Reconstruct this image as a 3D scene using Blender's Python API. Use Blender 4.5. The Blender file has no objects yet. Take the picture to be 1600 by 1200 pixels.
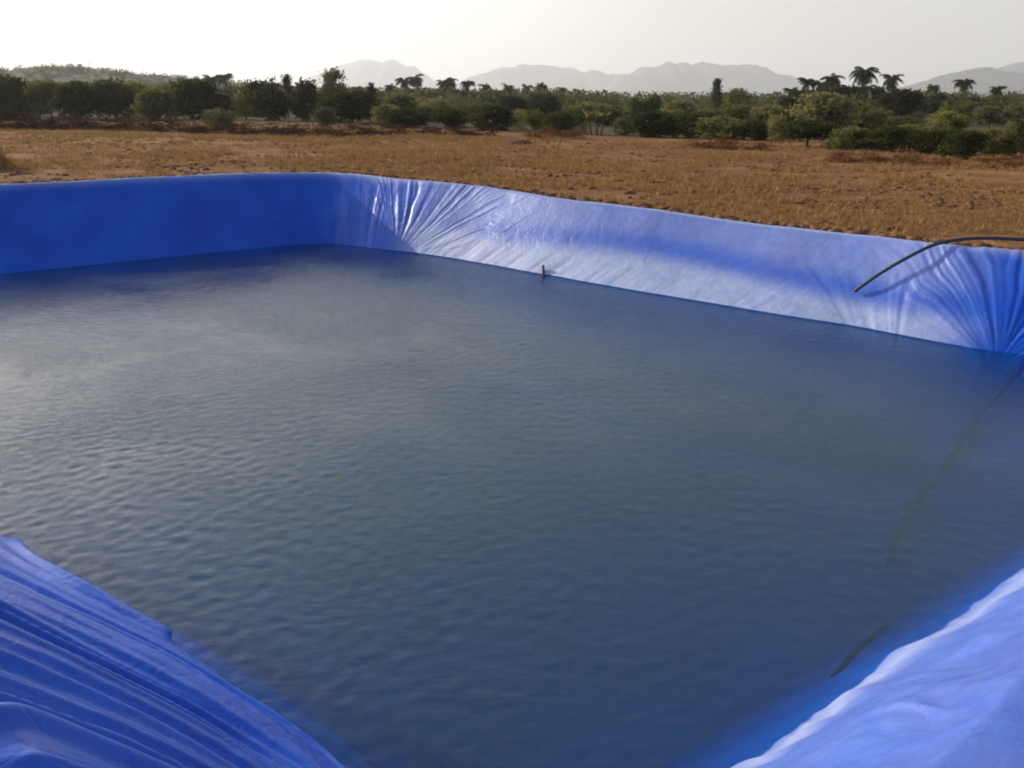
import bpy, math
import numpy as np
from mathutils import Vector

C = bpy.context.scene.collection
SC = bpy.context.scene
R = math.radians
rng = np.random.default_rng(7)

# ------------------------------------------------------------------ camera
F = 1385.0                       # focal length in photo pixels (1600 wide)
HZ = 155.0                       # horizon row
PITCH = math.atan((600 - HZ) / F)
CH = 1.75                        # eye height over the near crest
cam = bpy.data.cameras.new('camera')
cam.sensor_width = 36.0
cam.lens = 36.0 * F / 1600
cam.clip_start = 0.05
cam.clip_end = 30000
camo = bpy.data.objects.new('camera', cam)
camo.location = (0, 0, CH)
camo.rotation_euler = (math.pi / 2 - PITCH, 0, 0)
C.objects.link(camo)
SC.camera = camo

# ------------------------------------------------------------------ world, sun, exposure
SUN_EL, SUN_AZ = 21.0, 57.0      # azimuth to the left of the view direction
world = bpy.data.worlds.new('World')
SC.world = world
world.use_nodes = True
wn, wl = world.node_tree.nodes, world.node_tree.links
wn.clear()
sky = wn.new('ShaderNodeTexSky')
sky.sky_type = 'NISHITA'
sky.sun_disc = False
sky.sun_elevation = R(SUN_EL)
sky.sun_rotation = R(-SUN_AZ)
sky.air_density = 1.0
sky.dust_density = 1.2
sky.ozone_density = 1.0
hs = wn.new('ShaderNodeHueSaturation')
hs.inputs['Saturation'].default_value = 0.95
bg = wn.new('ShaderNodeBackground')
bg.inputs['Strength'].default_value = 0.125
wo = wn.new('ShaderNodeOutputWorld')
wl.new(sky.outputs[0], hs.inputs['Color'])
# dusty air: pale band low over the horizon, brighter towards the sun
SUN_V = (-math.sin(R(SUN_AZ)) * math.cos(R(SUN_EL)), math.cos(R(SUN_AZ)) * math.cos(R(SUN_EL)), math.sin(R(SUN_EL)))
wtc = wn.new('ShaderNodeTexCoord')
wdot = wn.new('ShaderNodeVectorMath'); wdot.operation = 'DOT_PRODUCT'; wdot.inputs[1].default_value = SUN_V
wl.new(wtc.outputs['Generated'], wdot.inputs[0])
wmax = wn.new('ShaderNodeMath'); wmax.operation = 'MAXIMUM'; wmax.inputs[1].default_value = 0.0
wl.new(wdot.outputs['Value'], wmax.inputs[0])
wpow = wn.new('ShaderNodeMath'); wpow.operation = 'POWER'; wpow.inputs[1].default_value = 4.0
wl.new(wmax.outputs[0], wpow.inputs[0])
wmul = wn.new('ShaderNodeMath'); wmul.operation = 'MULTIPLY_ADD'; wmul.inputs[1].default_value = 6.5; wmul.inputs[2].default_value = 1.0
wl.new(wpow.outputs[0], wmul.inputs[0])
wveil = wn.new('ShaderNodeVectorMath'); wveil.operation = 'SCALE'; wveil.inputs[0].default_value = (3.95, 3.58, 3.10)
wl.new(wmul.outputs[0], wveil.inputs['Scale'])
wsep = wn.new('ShaderNodeSeparateXYZ'); wl.new(wtc.outputs['Generated'], wsep.inputs[0])
wmr = wn.new('ShaderNodeMapRange'); wmr.interpolation_type = 'SMOOTHSTEP'
wmr.inputs[1].default_value = 0.02; wmr.inputs[2].default_value = 0.70; wmr.inputs[3].default_value = 0.76; wmr.inputs[4].default_value = 0.0
wl.new(wsep.outputs[2], wmr.inputs[0])
mxs = wn.new('ShaderNodeMix'); mxs.data_type = 'RGBA'
wl.new(wmr.outputs[0], mxs.inputs[0])
wl.new(hs.outputs[0], mxs.inputs[6]); wl.new(wveil.outputs[0], mxs.inputs[7])
wl.new(mxs.outputs[2], bg.inputs['Color'])
wl.new(bg.outputs[0], wo.inputs['Surface'])

sl = bpy.data.lights.new('sun', 'SUN')
sl.energy = 3.0
sl.angle = R(0.6)
sl.color = (1.0, 0.90, 0.77)
slo = bpy.data.objects.new('sun', sl)
sd = Vector((-math.sin(R(SUN_AZ)) * math.cos(R(SUN_EL)), math.cos(R(SUN_AZ)) * math.cos(R(SUN_EL)), math.sin(R(SUN_EL))))
slo.rotation_euler = sd.to_track_quat('Z', 'Y').to_euler()
slo.location = (-30, 15, 30)
C.objects.link(slo)

SC.view_settings.view_transform = 'Standard'
SC.view_settings.look = 'None'
SC.view_settings.exposure = 0.7
SC.view_settings.gamma = 1.0
SC.cycles.filter_width = 2.0
SC.cycles.use_denoising = True
SC.cycles.max_bounces = 10
SC.cycles.transparent_max_bounces = 12
SC.cycles.volume_bounces = 1


# ------------------------------------------------------------------ helpers
def at(px, Y):
    """x of a thing seen in column px at distance Y (near the horizon)."""
    return (px - 800) / F * Y * (math.cos(PITCH) + math.sin(PITCH) * math.tan(PITCH))


def z_at(py, Y):
    """height at distance Y seen in row py."""
    v = (600 - py) / F
    return CH + Y * (-math.sin(PITCH) + v * math.cos(PITCH)) / (math.cos(PITCH) + v * math.sin(PITCH))


def y_of(py, zg):
    v = (600 - py) / F
    return (zg - CH) / ((-math.sin(PITCH) + v * math.cos(PITCH)) / (math.cos(PITCH) + v * math.sin(PITCH)))


def sstep(a, b, x):
    t = np.clip((np.asarray(x, float) - a) / (b - a), 0, 1)
    return t * t * (3 - 2 * t)


def hash2(ix, iy, seed):
    h = (ix.astype(np.int64) * 374761393 + iy.astype(np.int64) * 668265263 + seed * 982451653) & 0xffffffff
    h = ((h ^ (h >> 13)) * 1274126177) & 0xffffffff
    return ((h ^ (h >> 16)) & 0xffff) / 65535.0


def noise2(x, y, seed=0):
    x = np.asarray(x, float); y = np.asarray(y, float)
    ix, iy = np.floor(x), np.floor(y)
    fx, fy = x - ix, y - iy
    fx = fx * fx * (3 - 2 * fx); fy = fy * fy * (3 - 2 * fy)
    a = hash2(ix, iy, seed); b = hash2(ix + 1, iy, seed)
    c = hash2(ix, iy + 1, seed); d = hash2(ix + 1, iy + 1, seed)
    return (a * (1 - fx) + b * fx) * (1 - fy) + (c * (1 - fx) + d * fx) * fy * 1.0


def fbm(x, y, seed=0, o=4):
    s = 0; a = 0.5
    for k in range(o):
        s = s + a * (noise2(x, y, seed + k * 17) - 0.5); x = x * 2.03 + 3.1; y = y * 2.03 + 1.7; a *= 0.5
    return s


def mesh_np(name, verts, faces, mat=None, smooth=True, attrs=None):
    """faces: (n,k) int array, all of the same size k."""
    verts = np.asarray(verts, np.float32); faces = np.asarray(faces, np.int32)
    me = bpy.data.meshes.new(name)
    n, k = faces.shape
    me.vertices.add(len(verts)); me.vertices.foreach_set('co', verts.ravel())
    me.loops.add(n * k); me.loops.foreach_set('vertex_index', faces.ravel())
    me.polygons.add(n)
    me.polygons.foreach_set('loop_start', np.arange(0, n * k, k, dtype=np.int32))
    me.polygons.foreach_set('loop_total', np.full(n, k, np.int32))
    if smooth:
        me.polygons.foreach_set('use_smooth', np.ones(n, bool))
    me.update(calc_edges=True)
    for an, vals in (attrs or {}).items():
        at_ = me.attributes.new(an, 'FLOAT', 'POINT')
        at_.data.foreach_set('value', np.asarray(vals, np.float32))
    me.validate()
    if mat:
        me.materials.append(mat)
    return me


def link(name, me, parent=None):
    o = bpy.data.objects.new(name, me)
    C.objects.link(o)
    if parent:
        o.parent = parent
    return o


def tag(o, label, cat, group=None, kind=None):
    if label: o['label'] = label
    if cat: o['category'] = cat
    if group: o['group'] = group
    if kind: o['kind'] = kind
    return o


def grid_faces(nu, nv, wrap=False):
    i = np.arange(nu if wrap else nu - 1); j = np.arange(nv - 1)
    I, J = np.meshgrid(i, j, indexing='ij')
    I2 = (I + 1) % nu
    return np.stack([I * nv + J, I2 * nv + J, I2 * nv + J + 1, I * nv + J + 1], -1).reshape(-1, 4)


def tube(pts, rad, nseg=8, cap=True):
    """tapered tube along pts -> verts, quad faces"""
    P = np.asarray(pts, float); n = len(P)
    rad = np.broadcast_to(np.asarray(rad, float), (n,))
    T = np.gradient(P, axis=0); T /= np.linalg.norm(T, axis=1)[:, None] + 1e-9
    ref = np.where(np.abs(T[:, 2:3]) > 0.9, np.array([[1., 0, 0]]), np.array([[0., 0, 1]]))
    U = np.cross(T, ref); U /= np.linalg.norm(U, axis=1)[:, None]
    W = np.cross(T, U)
    a = np.linspace(0, 2 * np.pi, nseg, endpoint=False)
    V = P[:, None, :] + rad[:, None, None] * (np.cos(a)[None, :, None] * U[:, None, :] + np.sin(a)[None, :, None] * W[:, None, :])
    V = V.reshape(-1, 3)
    fs = []
    for i in range(n - 1):
        for j in range(nseg):
            k = (j + 1) % nseg
            fs.append((i * nseg + j, i * nseg + k, (i + 1) * nseg + k, (i + 1) * nseg + j))
    if cap:
        for i0, c in ((0, P[0]), ((n - 1) * nseg, P[-1])):
            ci = len(V); V = np.vstack([V, c])
            for j in range(0, nseg, 2):
                fs.append((i0 + j, i0 + (j + 1) % nseg, i0 + (j + 2) % nseg, ci))
    return V, np.array(fs)


def join(parts):
    vs, fs, o = [], [], 0
    for v, f in parts:
        vs.append(v); fs.append(np.asarray(f) + o); o += len(v)
    return np.vstack(vs), np.vstack(fs)


def catmull(P, n):
    P = np.asarray(P, float)
    out = []
    for i in range(len(P) - 1):
        p0 = P[max(i - 1, 0)]; p1 = P[i]; p2 = P[i + 1]; p3 = P[min(i + 2, len(P) - 1)]
        for t in np.linspace(0, 1, n, endpoint=False):
            out.append(0.5 * (2 * p1 + (p2 - p0) * t + (2 * p0 - 5 * p1 + 4 * p2 - p3) * t * t + (3 * p1 - p0 - 3 * p2 + p3) * t ** 3))
    out.append(P[-1])
    return np.array(out)


# ------------------------------------------------------------------ materials
def new_mat(name):
    m = bpy.data.materials.new(name); m.use_nodes = True
    return m, m.node_tree.nodes, m.node_tree.links


def ramp(n, stops):
    r = n.new('ShaderNodeValToRGB'); e = r.color_ramp.elements
    while len(e) < len(stops): e.new(0.5)
    for el, (p, c) in zip(e, stops):
        el.position = p; el.color = (*c, 1)
    return r


def noise_node(n, l, vec, scale, detail=4, rough=0.55, dist=0.0):
    t = n.new('ShaderNodeTexNoise')
    t.inputs['Scale'].default_value = scale; t.inputs['Detail'].default_value = detail
    t.inputs['Roughness'].default_value = rough; t.inputs['Distortion'].default_value = dist
    if vec is not None: l.new(vec, t.inputs['Vector'])
    return t


def mapping(n, l, src, scale=(1, 1, 1), rot=(0, 0, 0)):
    m = n.new('ShaderNodeMapping'); m.inputs['Scale'].default_value = scale; m.inputs['Rotation'].default_value = rot
    l.new(src, m.inputs['Vector']); return m.outputs[0]


def mixc(n, l, fac, a, b, mode='MIX'):
    m = n.new('ShaderNodeMix'); m.data_type = 'RGBA'; m.blend_type = mode
    for s, v in ((m.inputs[0], fac), (m.inputs[6], a), (m.inputs[7], b)):
        if hasattr(v, 'is_linked'): l.new(v, s)
        elif isinstance(v, tuple): s.default_value = (*v, 1)
        else: s.default_value = v
    return m.outputs[2]


def math_node(n, l, op, a, b=None):
    m = n.new('ShaderNodeMath'); m.operation = op
    for s, v in zip(m.inputs, (a, b)):
        if v is None: continue
        if hasattr(v, 'is_linked'): l.new(v, s)
        else: s.default_value = v
    return m.outputs[0]


def liner_material():
    m, n, l = new_mat('blue_plastic_sheet')
    b = n['Principled BSDF']
    tc = n.new('ShaderNodeTexCoord'); ob = tc.outputs['Object']
    base = noise_node(n, l, ob, 1.3, 5)
    blue = ramp(n, [(0.3, (0.001, 0.055, 0.42)), (0.7, (0.004, 0.095, 0.54))])
    l.new(base.outputs[0], blue.inputs[0])
    du = n.new('ShaderNodeAttribute'); du.attribute_name = 'dust_sheen'
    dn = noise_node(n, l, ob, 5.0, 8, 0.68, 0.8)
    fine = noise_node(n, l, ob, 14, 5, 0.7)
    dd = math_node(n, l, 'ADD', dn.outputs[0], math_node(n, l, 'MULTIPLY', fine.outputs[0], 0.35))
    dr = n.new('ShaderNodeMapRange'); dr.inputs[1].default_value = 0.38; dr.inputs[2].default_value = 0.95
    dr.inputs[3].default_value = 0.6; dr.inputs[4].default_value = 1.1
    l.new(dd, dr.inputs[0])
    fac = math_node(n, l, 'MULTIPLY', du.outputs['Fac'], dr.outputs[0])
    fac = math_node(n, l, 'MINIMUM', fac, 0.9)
    col = mixc(n, l, fac, blue.outputs[0], (0.40, 0.45, 0.59))  # pale lavender: dusty coat plus painted sheen of the plastic
    si = n.new('ShaderNodeAttribute'); si.attribute_name = 'silt'
    sn = noise_node(n, l, ob, 0.9, 5, 0.6)
    sr = n.new('ShaderNodeMapRange'); sr.inputs[1].default_value = 0.3; sr.inputs[2].default_value = 0.7
    l.new(sn.outputs[0], sr.inputs[0])
    sf = math_node(n, l, 'MULTIPLY', si.outputs['Fac'], math_node(n, l, 'ADD', math_node(n, l, 'MULTIPLY', sr.outputs[0], 0.45), 0.55))
    col = mixc(n, l, sf, col, (0.12, 0.15, 0.13))
    fm = n.new('ShaderNodeAttribute'); fm.attribute_name = 'film'
    col = mixc(n, l, math_node(n, l, 'MULTIPLY', fm.outputs['Fac'], math_node(n, l, 'ADD', 0.42, math_node(n, l, 'MULTIPLY', sr.outputs[0], 0.52))), col, (0.005, 0.058, 0.19))
    l.new(col, b.inputs['Base Color'])
    rg = n.new('ShaderNodeMapRange'); rg.inputs[3].default_value = 0.29; rg.inputs[4].default_value = 0.6
    l.new(fac, rg.inputs[0]); l.new(rg.outputs[0], b.inputs['Roughness'])
    l.new(math_node(n, l, 'MAXIMUM', math_node(n, l, 'SUBTRACT', 0.33, math_node(n, l, 'MULTIPLY', fm.outputs['Fac'], 0.33)), 0.0), b.inputs['Specular IOR Level'])
    bn = noise_node(n, l, ob, 9, 6, 0.6, 0.5)
    bp = n.new('ShaderNodeBump'); bp.inputs['Strength'].default_value = 0.35; bp.inputs['Distance'].default_value = 0.02
    cn = noise_node(n, l, ob, 3.6, 3, 0.5, 1.6)          # sharp wrinkles in the plastic
    ck = math_node(n, l, 'ABSOLUTE', math_node(n, l, 'SUBTRACT', cn.outputs[0], 0.5))
    ck = math_node(n, l, 'MULTIPLY', math_node(n, l, 'MINIMUM', ck, 0.06), 2.6)
    l.new(math_node(n, l, 'ADD', bn.outputs[0], ck), bp.inputs['Height']); l.new(bp.outputs[0], b.inputs['Normal'])
    return m


def plain(name, col, rough=0.7, var=0.3, scale=8, bump=0.0, spec=0.3):
    m, n, l = new_mat(name); b = n['Principled BSDF']
    tc = n.new('ShaderNodeTexCoord')
    t = noise_node(n, l, tc.outputs['Object'], scale, 5, 0.6)
    r = ramp(n, [(0.3, tuple(c * (1 - var) for c in col)), (0.7, tuple(min(1, c * (1 + var)) for c in col))])
    l.new(t.outputs[0], r.inputs[0]); l.new(r.outputs[0], b.inputs['Base Color'])
    b.inputs['Roughness'].default_value = rough; b.inputs['Specular IOR Level'].default_value = spec
    if bump:
        bp = n.new('ShaderNodeBump'); bp.inputs['Strength'].default_value = bump; bp.inputs['Distance'].default_value = 0.05
        l.new(t.outputs[0], bp.inputs['Height']); l.new(bp.outputs[0], b.inputs['Normal'])
    return m


def leaf_material(name, dark, light, trans=0.3):
    """each leaf and each plant gets its own mix of two leaf colours"""
    m, n, l = new_mat(name); n.clear()
    out = n.new('ShaderNodeOutputMaterial')
    a = n.new('ShaderNodeAttribute'); a.attribute_name = 'leaf'
    oi = n.new('ShaderNodeObjectInfo')
    f = math_node(n, l, 'ADD', math_node(n, l, 'MULTIPLY', a.outputs['Fac'], 0.7), math_node(n, l, 'MULTIPLY', oi.outputs['Random'], 0.3))
    c = mixc(n, l, f, dark, light)
    d = n.new('ShaderNodeBsdfDiffuse'); t = n.new('ShaderNodeBsdfTranslucent'); mx = n.new('ShaderNodeMixShader')
    mx.inputs[0].default_value = trans
    l.new(c, d.inputs[0]); l.new(c, t.inputs[0])
    l.new(d.outputs[0], mx.inputs[1]); l.new(t.outputs[0], mx.inputs[2]); l.new(mx.outputs[0], out.inputs[0])
    return m


def ground_material():
    m, n, l = new_mat('dry_earth'); b = n['Principled BSDF']
    tc = n.new('ShaderNodeTexCoord'); ob = tc.outputs['Object']
    big = noise_node(n, l, ob, 0.09, 5, 0.6)
    midn = noise_node(n, l, ob, 0.9, 6, 0.65)
    fine = noise_node(n, l, ob, 7, 6, 0.7)
    r1 = ramp(n, [(0.35, (0.20, 0.087, 0.036)), (0.52, (0.27, 0.133, 0.051)), (0.68, (0.345, 0.198, 0.079))])
    l.new(midn.outputs[0], r1.inputs[0])
    r2 = ramp(n, [(0.35, (0.75, 0.68, 0.66)), (0.65, (1.1, 1.08, 1.0))])
    l.new(big.outputs[0], r2.inputs[0])
    c = mixc(n, l, 1.0, r1.outputs[0], r2.outputs[0], 'MULTIPLY')
    r3 = ramp(n, [(0.33, (0.5, 0.42, 0.38)), (0.5, (1, 1, 1)), (0.72, (1.25, 1.2, 1.1))])
    l.new(fine.outputs[0], r3.inputs[0])
    c = mixc(n, l, 0.8, c, r3.outputs[0], 'MULTIPLY')
    # far land is green scrub, not ploughed earth
    fa = n.new('ShaderNodeAttribute'); fa.attribute_name = 'scrub'
    sc_ = ramp(n, [(0.3, (0.035, 0.040, 0.015)), (0.7, (0.085, 0.075, 0.032))])
    l.new(midn.outputs[0], sc_.inputs[0])
    c = mixc(n, l, fa.outputs['Fac'], c, sc_.outputs[0])
    l.new(c, b.inputs['Base Color'])
    b.inputs['Roughness'].default_value = 0.95; b.inputs['Specular IOR Level'].default_value = 0.1
    hsum = math_node(n, l, 'ADD', midn.outputs[0], math_node(n, l, 'MULTIPLY', fine.outputs[0], 0.35))
    bp = n.new('ShaderNodeBump'); bp.inputs['Strength'].default_value = 0.8; bp.inputs['Distance'].default_value = 0.25
    l.new(hsum, bp.inputs['Height']); l.new(bp.outputs[0], b.inputs['Normal'])
    return m


def water_material():
    m, n, l = new_mat('pond_water'); n.clear()
    out = n.new('ShaderNodeOutputMaterial')
    tc = n.new('ShaderNodeTexCoord'); ob = tc.outputs['Object']
    v1 = mapping(n, l, ob, (0.5, 1.2, 1), (0, 0, R(-10)))
    n1 = noise_node(n, l, v1, 15.0, 4, 0.6, 0.5)
    v2 = mapping(n, l, ob, (0.6, 1.2, 1), (0, 0, R(18)))
    n2 = noise_node(n, l, v2, 34.0, 3, 0.6, 0.5)
    calm = noise_node(n, l, ob, 0.45, 3, 0.5, 0.8)
    cr = n.new('ShaderNodeMapRange'); cr.inputs[1].default_value = 0.35; cr.inputs[2].default_value = 0.65; cr.inputs[3].default_value = 0.45; cr.inputs[4].default_value = 1.15
    l.new(calm.outputs[0], cr.inputs[0])
    h = math_node(n, l, 'MULTIPLY', math_node(n, l, 'ADD', n1.outputs[0], math_node(n, l, 'MULTIPLY', n2.outputs[0], 0.35)), cr.outputs[0])
    bp = n.new('ShaderNodeBump'); bp.inputs['Strength'].default_value = 0.7; bp.inputs['Distance'].default_value = 0.014
    l.new(h, bp.inputs['Height'])
    fr = n.new('ShaderNodeFresnel'); fr.inputs['IOR'].default_value = 1.333
    geo = n.new('ShaderNodeNewGeometry')      # same reflectance from above and from below
    ior = n.new('ShaderNodeMapRange'); ior.inputs[3].default_value = 1.38; ior.inputs[4].default_value = 0.7246
    l.new(geo.outputs['Backfacing'], ior.inputs[0]); l.new(ior.outputs[0], fr.inputs['IOR'])
    g = n.new('ShaderNodeBsdfGlossy'); g.inputs['Roughness'].default_value = 0.075
    l.new(bp.outputs[0], g.inputs['Normal'])
    t = n.new('ShaderNodeBsdfTransparent')
    mx = n.new('ShaderNodeMixShader')
    l.new(fr.outputs[0], mx.inputs[0]); l.new(t.outputs[0], mx.inputs[1]); l.new(g.outputs[0], mx.inputs[2])
    l.new(mx.outputs[0], out.inputs['Surface'])
    va = n.new('ShaderNodeVolumeAbsorption'); va.inputs['Color'].default_value = (0.06, 0.58, 0.71, 1); va.inputs['Density'].default_value = 0.75
    vs = n.new('ShaderNodeVolumeScatter'); vs.inputs['Color'].default_value = (0.76, 0.82, 0.74, 1); vs.inputs['Density'].default_value = 0.075
    ad = n.new('ShaderNodeAddShader'); l.new(va.outputs[0], ad.inputs[0]); l.new(vs.outputs[0], ad.inputs[1])
    l.new(ad.outputs[0], out.inputs['Volume'])
    return m


M_LINER = liner_material()
M_WATER = water_material()
M_GROUND = ground_material()
M_PIPE = plain('black_polythene', (0.02, 0.018, 0.022), 0.45, 0.2, 12, 0, 0.5)
M_FOLD = plain('fold_shade', (0.004, 0.014, 0.09), 0.5, 0.2, 6)  # dark blue painted as the shade in liner folds
M_BARK = plain('bark', (0.12, 0.085, 0.06), 0.9, 0.35, 9, 0.5)
M_SOIL = plain('crumbled_earth', (0.15, 0.066, 0.030), 0.95, 0.45, 2.5)
M_CLOD = plain('dark_clod', (0.10, 0.05, 0.03), 0.95, 0.4, 14, 0.6)
M_MOUNT = plain('mountain_rock', (0.13, 0.12, 0.10), 0.95, 0.3, 0.002, 0.3)
M_HILL = plain('hill_scrub', (0.09, 0.10, 0.05), 0.95, 0.45, 0.03, 0.4)
M_STRAW = leaf_material('straw', (0.20, 0.098, 0.038), (0.50, 0.315, 0.122), 0.25)
L_DARK = leaf_material('leaf_dark', (0.020, 0.027, 0.008), (0.100, 0.108, 0.034), 0.4)
L_MID = leaf_material('leaf_mid', (0.04, 0.055, 0.014), (0.23, 0.23, 0.07), 0.42)
L_OLIVE = leaf_material('leaf_olive', (0.065, 0.068, 0.02), (0.34, 0.30, 0.11), 0.42)
L_YEL = leaf_material('leaf_yellow_green', (0.08, 0.085, 0.02), (0.34, 0.32, 0.09), 0.4)
L_GREY = leaf_material('leaf_grey_green', (0.06, 0.062, 0.032), (0.20, 0.19, 0.10))
L_WOOD = leaf_material('leaf_wood', (0.040, 0.046, 0.018), (0.14, 0.14, 0.055), 0.35)
L_PALM = leaf_material('leaf_palm', (0.020, 0.024, 0.011), (0.075, 0.078, 0.036), 0.3)
L_BROWN = leaf_material('leaf_brown', (0.03, 0.015, 0.010), (0.10, 0.055, 0.034), 0.15)
L_RED = leaf_material('leaf_rust', (0.09, 0.030, 0.014), (0.24, 0.11, 0.05), 0.25)

# ------------------------------------------------------------------ pond outline (matched crest and waterline points, clockwise)
WZ = -1.10      # water level
FZ = -2.75      # pond floor
CTRL = [  # crest x, y, z ; waterline x, y
    (-13.90, 12.30, 0.28, -12.35, 12.00),
    (-11.60, 14.40, 0.30, -10.90, 13.20),
    (-9.17, 16.20, 0.30, -8.55, 15.05),
    (-7.75, 17.10, 0.30, -7.20, 16.10),
    (-6.35, 18.00, 0.30, -5.85, 17.12),
    (-4.95, 18.95, 0.28, -4.55, 18.05),
    (-4.10, 19.32, 0.26, -3.85, 18.30),
    (-3.30, 19.05, 0.25, -3.25, 18.00),
    (-2.35, 18.45, 0.20, -2.65, 17.62),
    (-1.50, 17.85, 0.18, -2.00, 17.25),
    (-0.61, 17.20, 0.15, -1.30, 16.72),
    (0.75, 15.78, 0.09, 0.05, 15.42),
    (2.13, 14.60, 0.05, 1.50, 13.98),
    (3.20, 13.78, -0.03, 2.60, 12.98),
    (4.15, 12.90, -0.05, 3.55, 12.12),
    (5.00, 12.08, -0.05, 4.55, 11.26),
    (5.68, 11.23, -0.05, 5.25, 10.52),
    (6.26, 10.80, -0.05, 5.62, 10.17),
    (7.30, 9.95, -0.05, 6.20, 9.75),
    (8.50, 8.95, -0.04, 6.85, 9.10),
    (8.65, 8.15, -0.02, 7.05, 8.40),
    (7.90, 7.30, 0.0, 6.60, 7.66),
    (5.62, 5.51, 0.0, 4.96, 6.36),
    (3.65, 3.96, 0.0, 2.99, 4.81),
    (2.30, 2.90, 0.0, 1.64, 3.76),
    (1.51, 2.29, 0.0, 0.85, 3.14),
    (0.95, 1.85, 0.0, 0.48, 2.87),
    (0.45, 1.45, 0.0, 0.22, 2.72),
    (-0.05, 1.25, 0.0, 0.0, 2.70),
    (-0.60, 1.48, 0.0, -0.35, 2.92),
    (-1.60, 2.20, 0.0, -0.92, 3.34),
    (-2.60, 2.96, 0.0, -1.90, 4.08),
    (-4.10, 4.10, 0.02, -3.38, 5.19),
    (-6.50, 5.90, 0.08, -5.75, 6.97),
    (-9.40, 8.10, 0.15, -8.60, 9.12),
    (-12.6, 10.4, 0.22, -11.6, 11.2),
]
CT = np.array(CTRL)
K = len(CT)


def closed_spline(P, counts):
    out, seg = [], []
    n = len(P)
    for i in range(n):
        p0, p1, p2, p3 = P[(i - 1) % n], P[i], P[(i + 1) % n], P[(i + 2) % n]
        for t in np.linspace(0, 1, counts[i], endpoint=False):
            # centripetal-like softened tangents
            d1 = np.linalg.norm((p2 - p1)[:2]); d0 = np.linalg.norm((p1 - p0)[:2]); d2 = np.linalg.norm((p3 - p2)[:2])
            m1 = ((p1 - p0) / d0 * d1 + (p2 - p1)) * 0.5
            m2 = ((p3 - p2) / d2 * d1 + (p2 - p1)) * 0.5
            t2, t3 = t * t, t ** 3
            out.append((2 * t3 - 3 * t2 + 1) * p1 + (t3 - 2 * t2 + t) * m1 + (-2 * t3 + 3 * t2) * p2 + (t3 - t2) * m2)
            seg.append(i + t)
    return np.array(out), np.array(seg)


cnt = []
for i in range(K):
    a, b = CT[i], CT[(i + 1) % K]
    L = max(np.linalg.norm((a - b)[:2]), np.linalg.norm((a - b)[3:5]))
    step = 0.028
    if 4 <= i <= 10: step = 0.022
    if 14 <= i <= 19: step = 0.018
    if 24 <= i <= 32: step = 0.012
    cnt.append(max(4, int(L / step)))
SP, SEG = closed_spline(CT, cnt)
CR = SP[:, :3]          # crest
WA = SP[:, 3:5]         # waterline
NS = len(SP)
MIDL = 0.5 * (CR[:, :2] + WA)
ARC = np.concatenate([[0], np.cumsum(np.linalg.norm(np.diff(MIDL, axis=0), axis=1))])


def arc_at(u):
    return float(np.interp(u, SEG, ARC))


# ------------------------------------------------------------------ land height
def z_field(x, y):
    return -0.16 - 0.2 * np.tanh((x + 2) / 8) - 0.0 * y


sub = slice(0, NS, 6)
PC = CR[sub]


def ground_z(x, y):
    x = np.atleast_1d(np.asarray(x, float)); y = np.atleast_1d(np.asarray(y, float))
    zf = z_field(x, y) + 0.10 * fbm(x * 0.35, y * 0.35, 5) + 0.5 * fbm(x * 0.03, y * 0.03, 9) * sstep(20, 80, np.hypot(x, y))
    z = zf.copy()
    near = (x > -20) & (x < 14) & (y > -6) & (y < 25)
    if near.any():
        X, Y = x[near], y[near]
        best = np.full(len(X), 1e9); bz = np.zeros(len(X)); bs = np.zeros(len(X))
        A = PC; B = np.roll(PC, -1, axis=0)
        inside = np.zeros(len(X), bool)
        for i in range(len(A)):
            ax, ay, az = A[i]; bx, by, bz_ = B[i]
            dx, dy = bx - ax, by - ay
            t = np.clip(((X - ax) * dx + (Y - ay) * dy) / (dx * dx + dy * dy + 1e-12), 0, 1)
            d = np.hypot(X - ax - t * dx, Y - ay - t * dy)
            m = d < best
            best[m] = d[m]; bz[m] = (az + t * (bz_ - az))[m]; bs[m] = i
            c = ((ay > Y) != (by > Y))
            with np.errstate(divide='ignore', invalid='ignore'):
                xi = (bx - ax) * (Y - ay) / (by - ay) + ax
            inside ^= c & (X < xi)
        w = outer_w(bs * 6)
        # outside: follow the bank under the sheet, bury its hem, then run out to the field
        d = best
        bank = bz - 0.13 - 0.10 * (d / np.maximum(w, .3)) ** 2 * 0.6
        hem = bz - 0.045
        k = sstep(w - 0.12, w + 0.03, d)
        zo = bank * (1 - k) + hem * k
        k2 = sstep(w + 0.1, w + 1.5, d)
        zo = zo * (1 - k2) + zf[near] * k2
        zi = np.maximum(bz - 0.16 - 1.9 * d, FZ - 0.35)
        z[near] = np.where(inside, zi, zo)
    return z


def outer_w(idx):
    """how far the sheet runs out over the bank, by outline sample"""
    s = np.interp(np.asarray(idx, float), np.arange(NS), SEG)
    return 0.34 + 1.9 * sstep(20.5, 22.5, s) * (1 - sstep(33.0, 34.5, s))


# ------------------------------------------------------------------ the liner
def rid(x, seed):
    """1-D fold profile: rounded ridges of uneven width"""
    a = noise2(x, np.zeros_like(x) + 0.5, seed); b = noise2(x * 2.3 + 7, np.zeros_like(x) + 0.5, seed + 3); c = noise2(x * 5.1 + 2, np.zeros_like(x) + 0.5, seed + 5)
    return (1 - np.abs(2 * a - 1) * 1.6) * 0.55 + (1 - np.abs(2 * b - 1) * 1.6) * 0.3 + (c - 0.5) * 0.22


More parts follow.
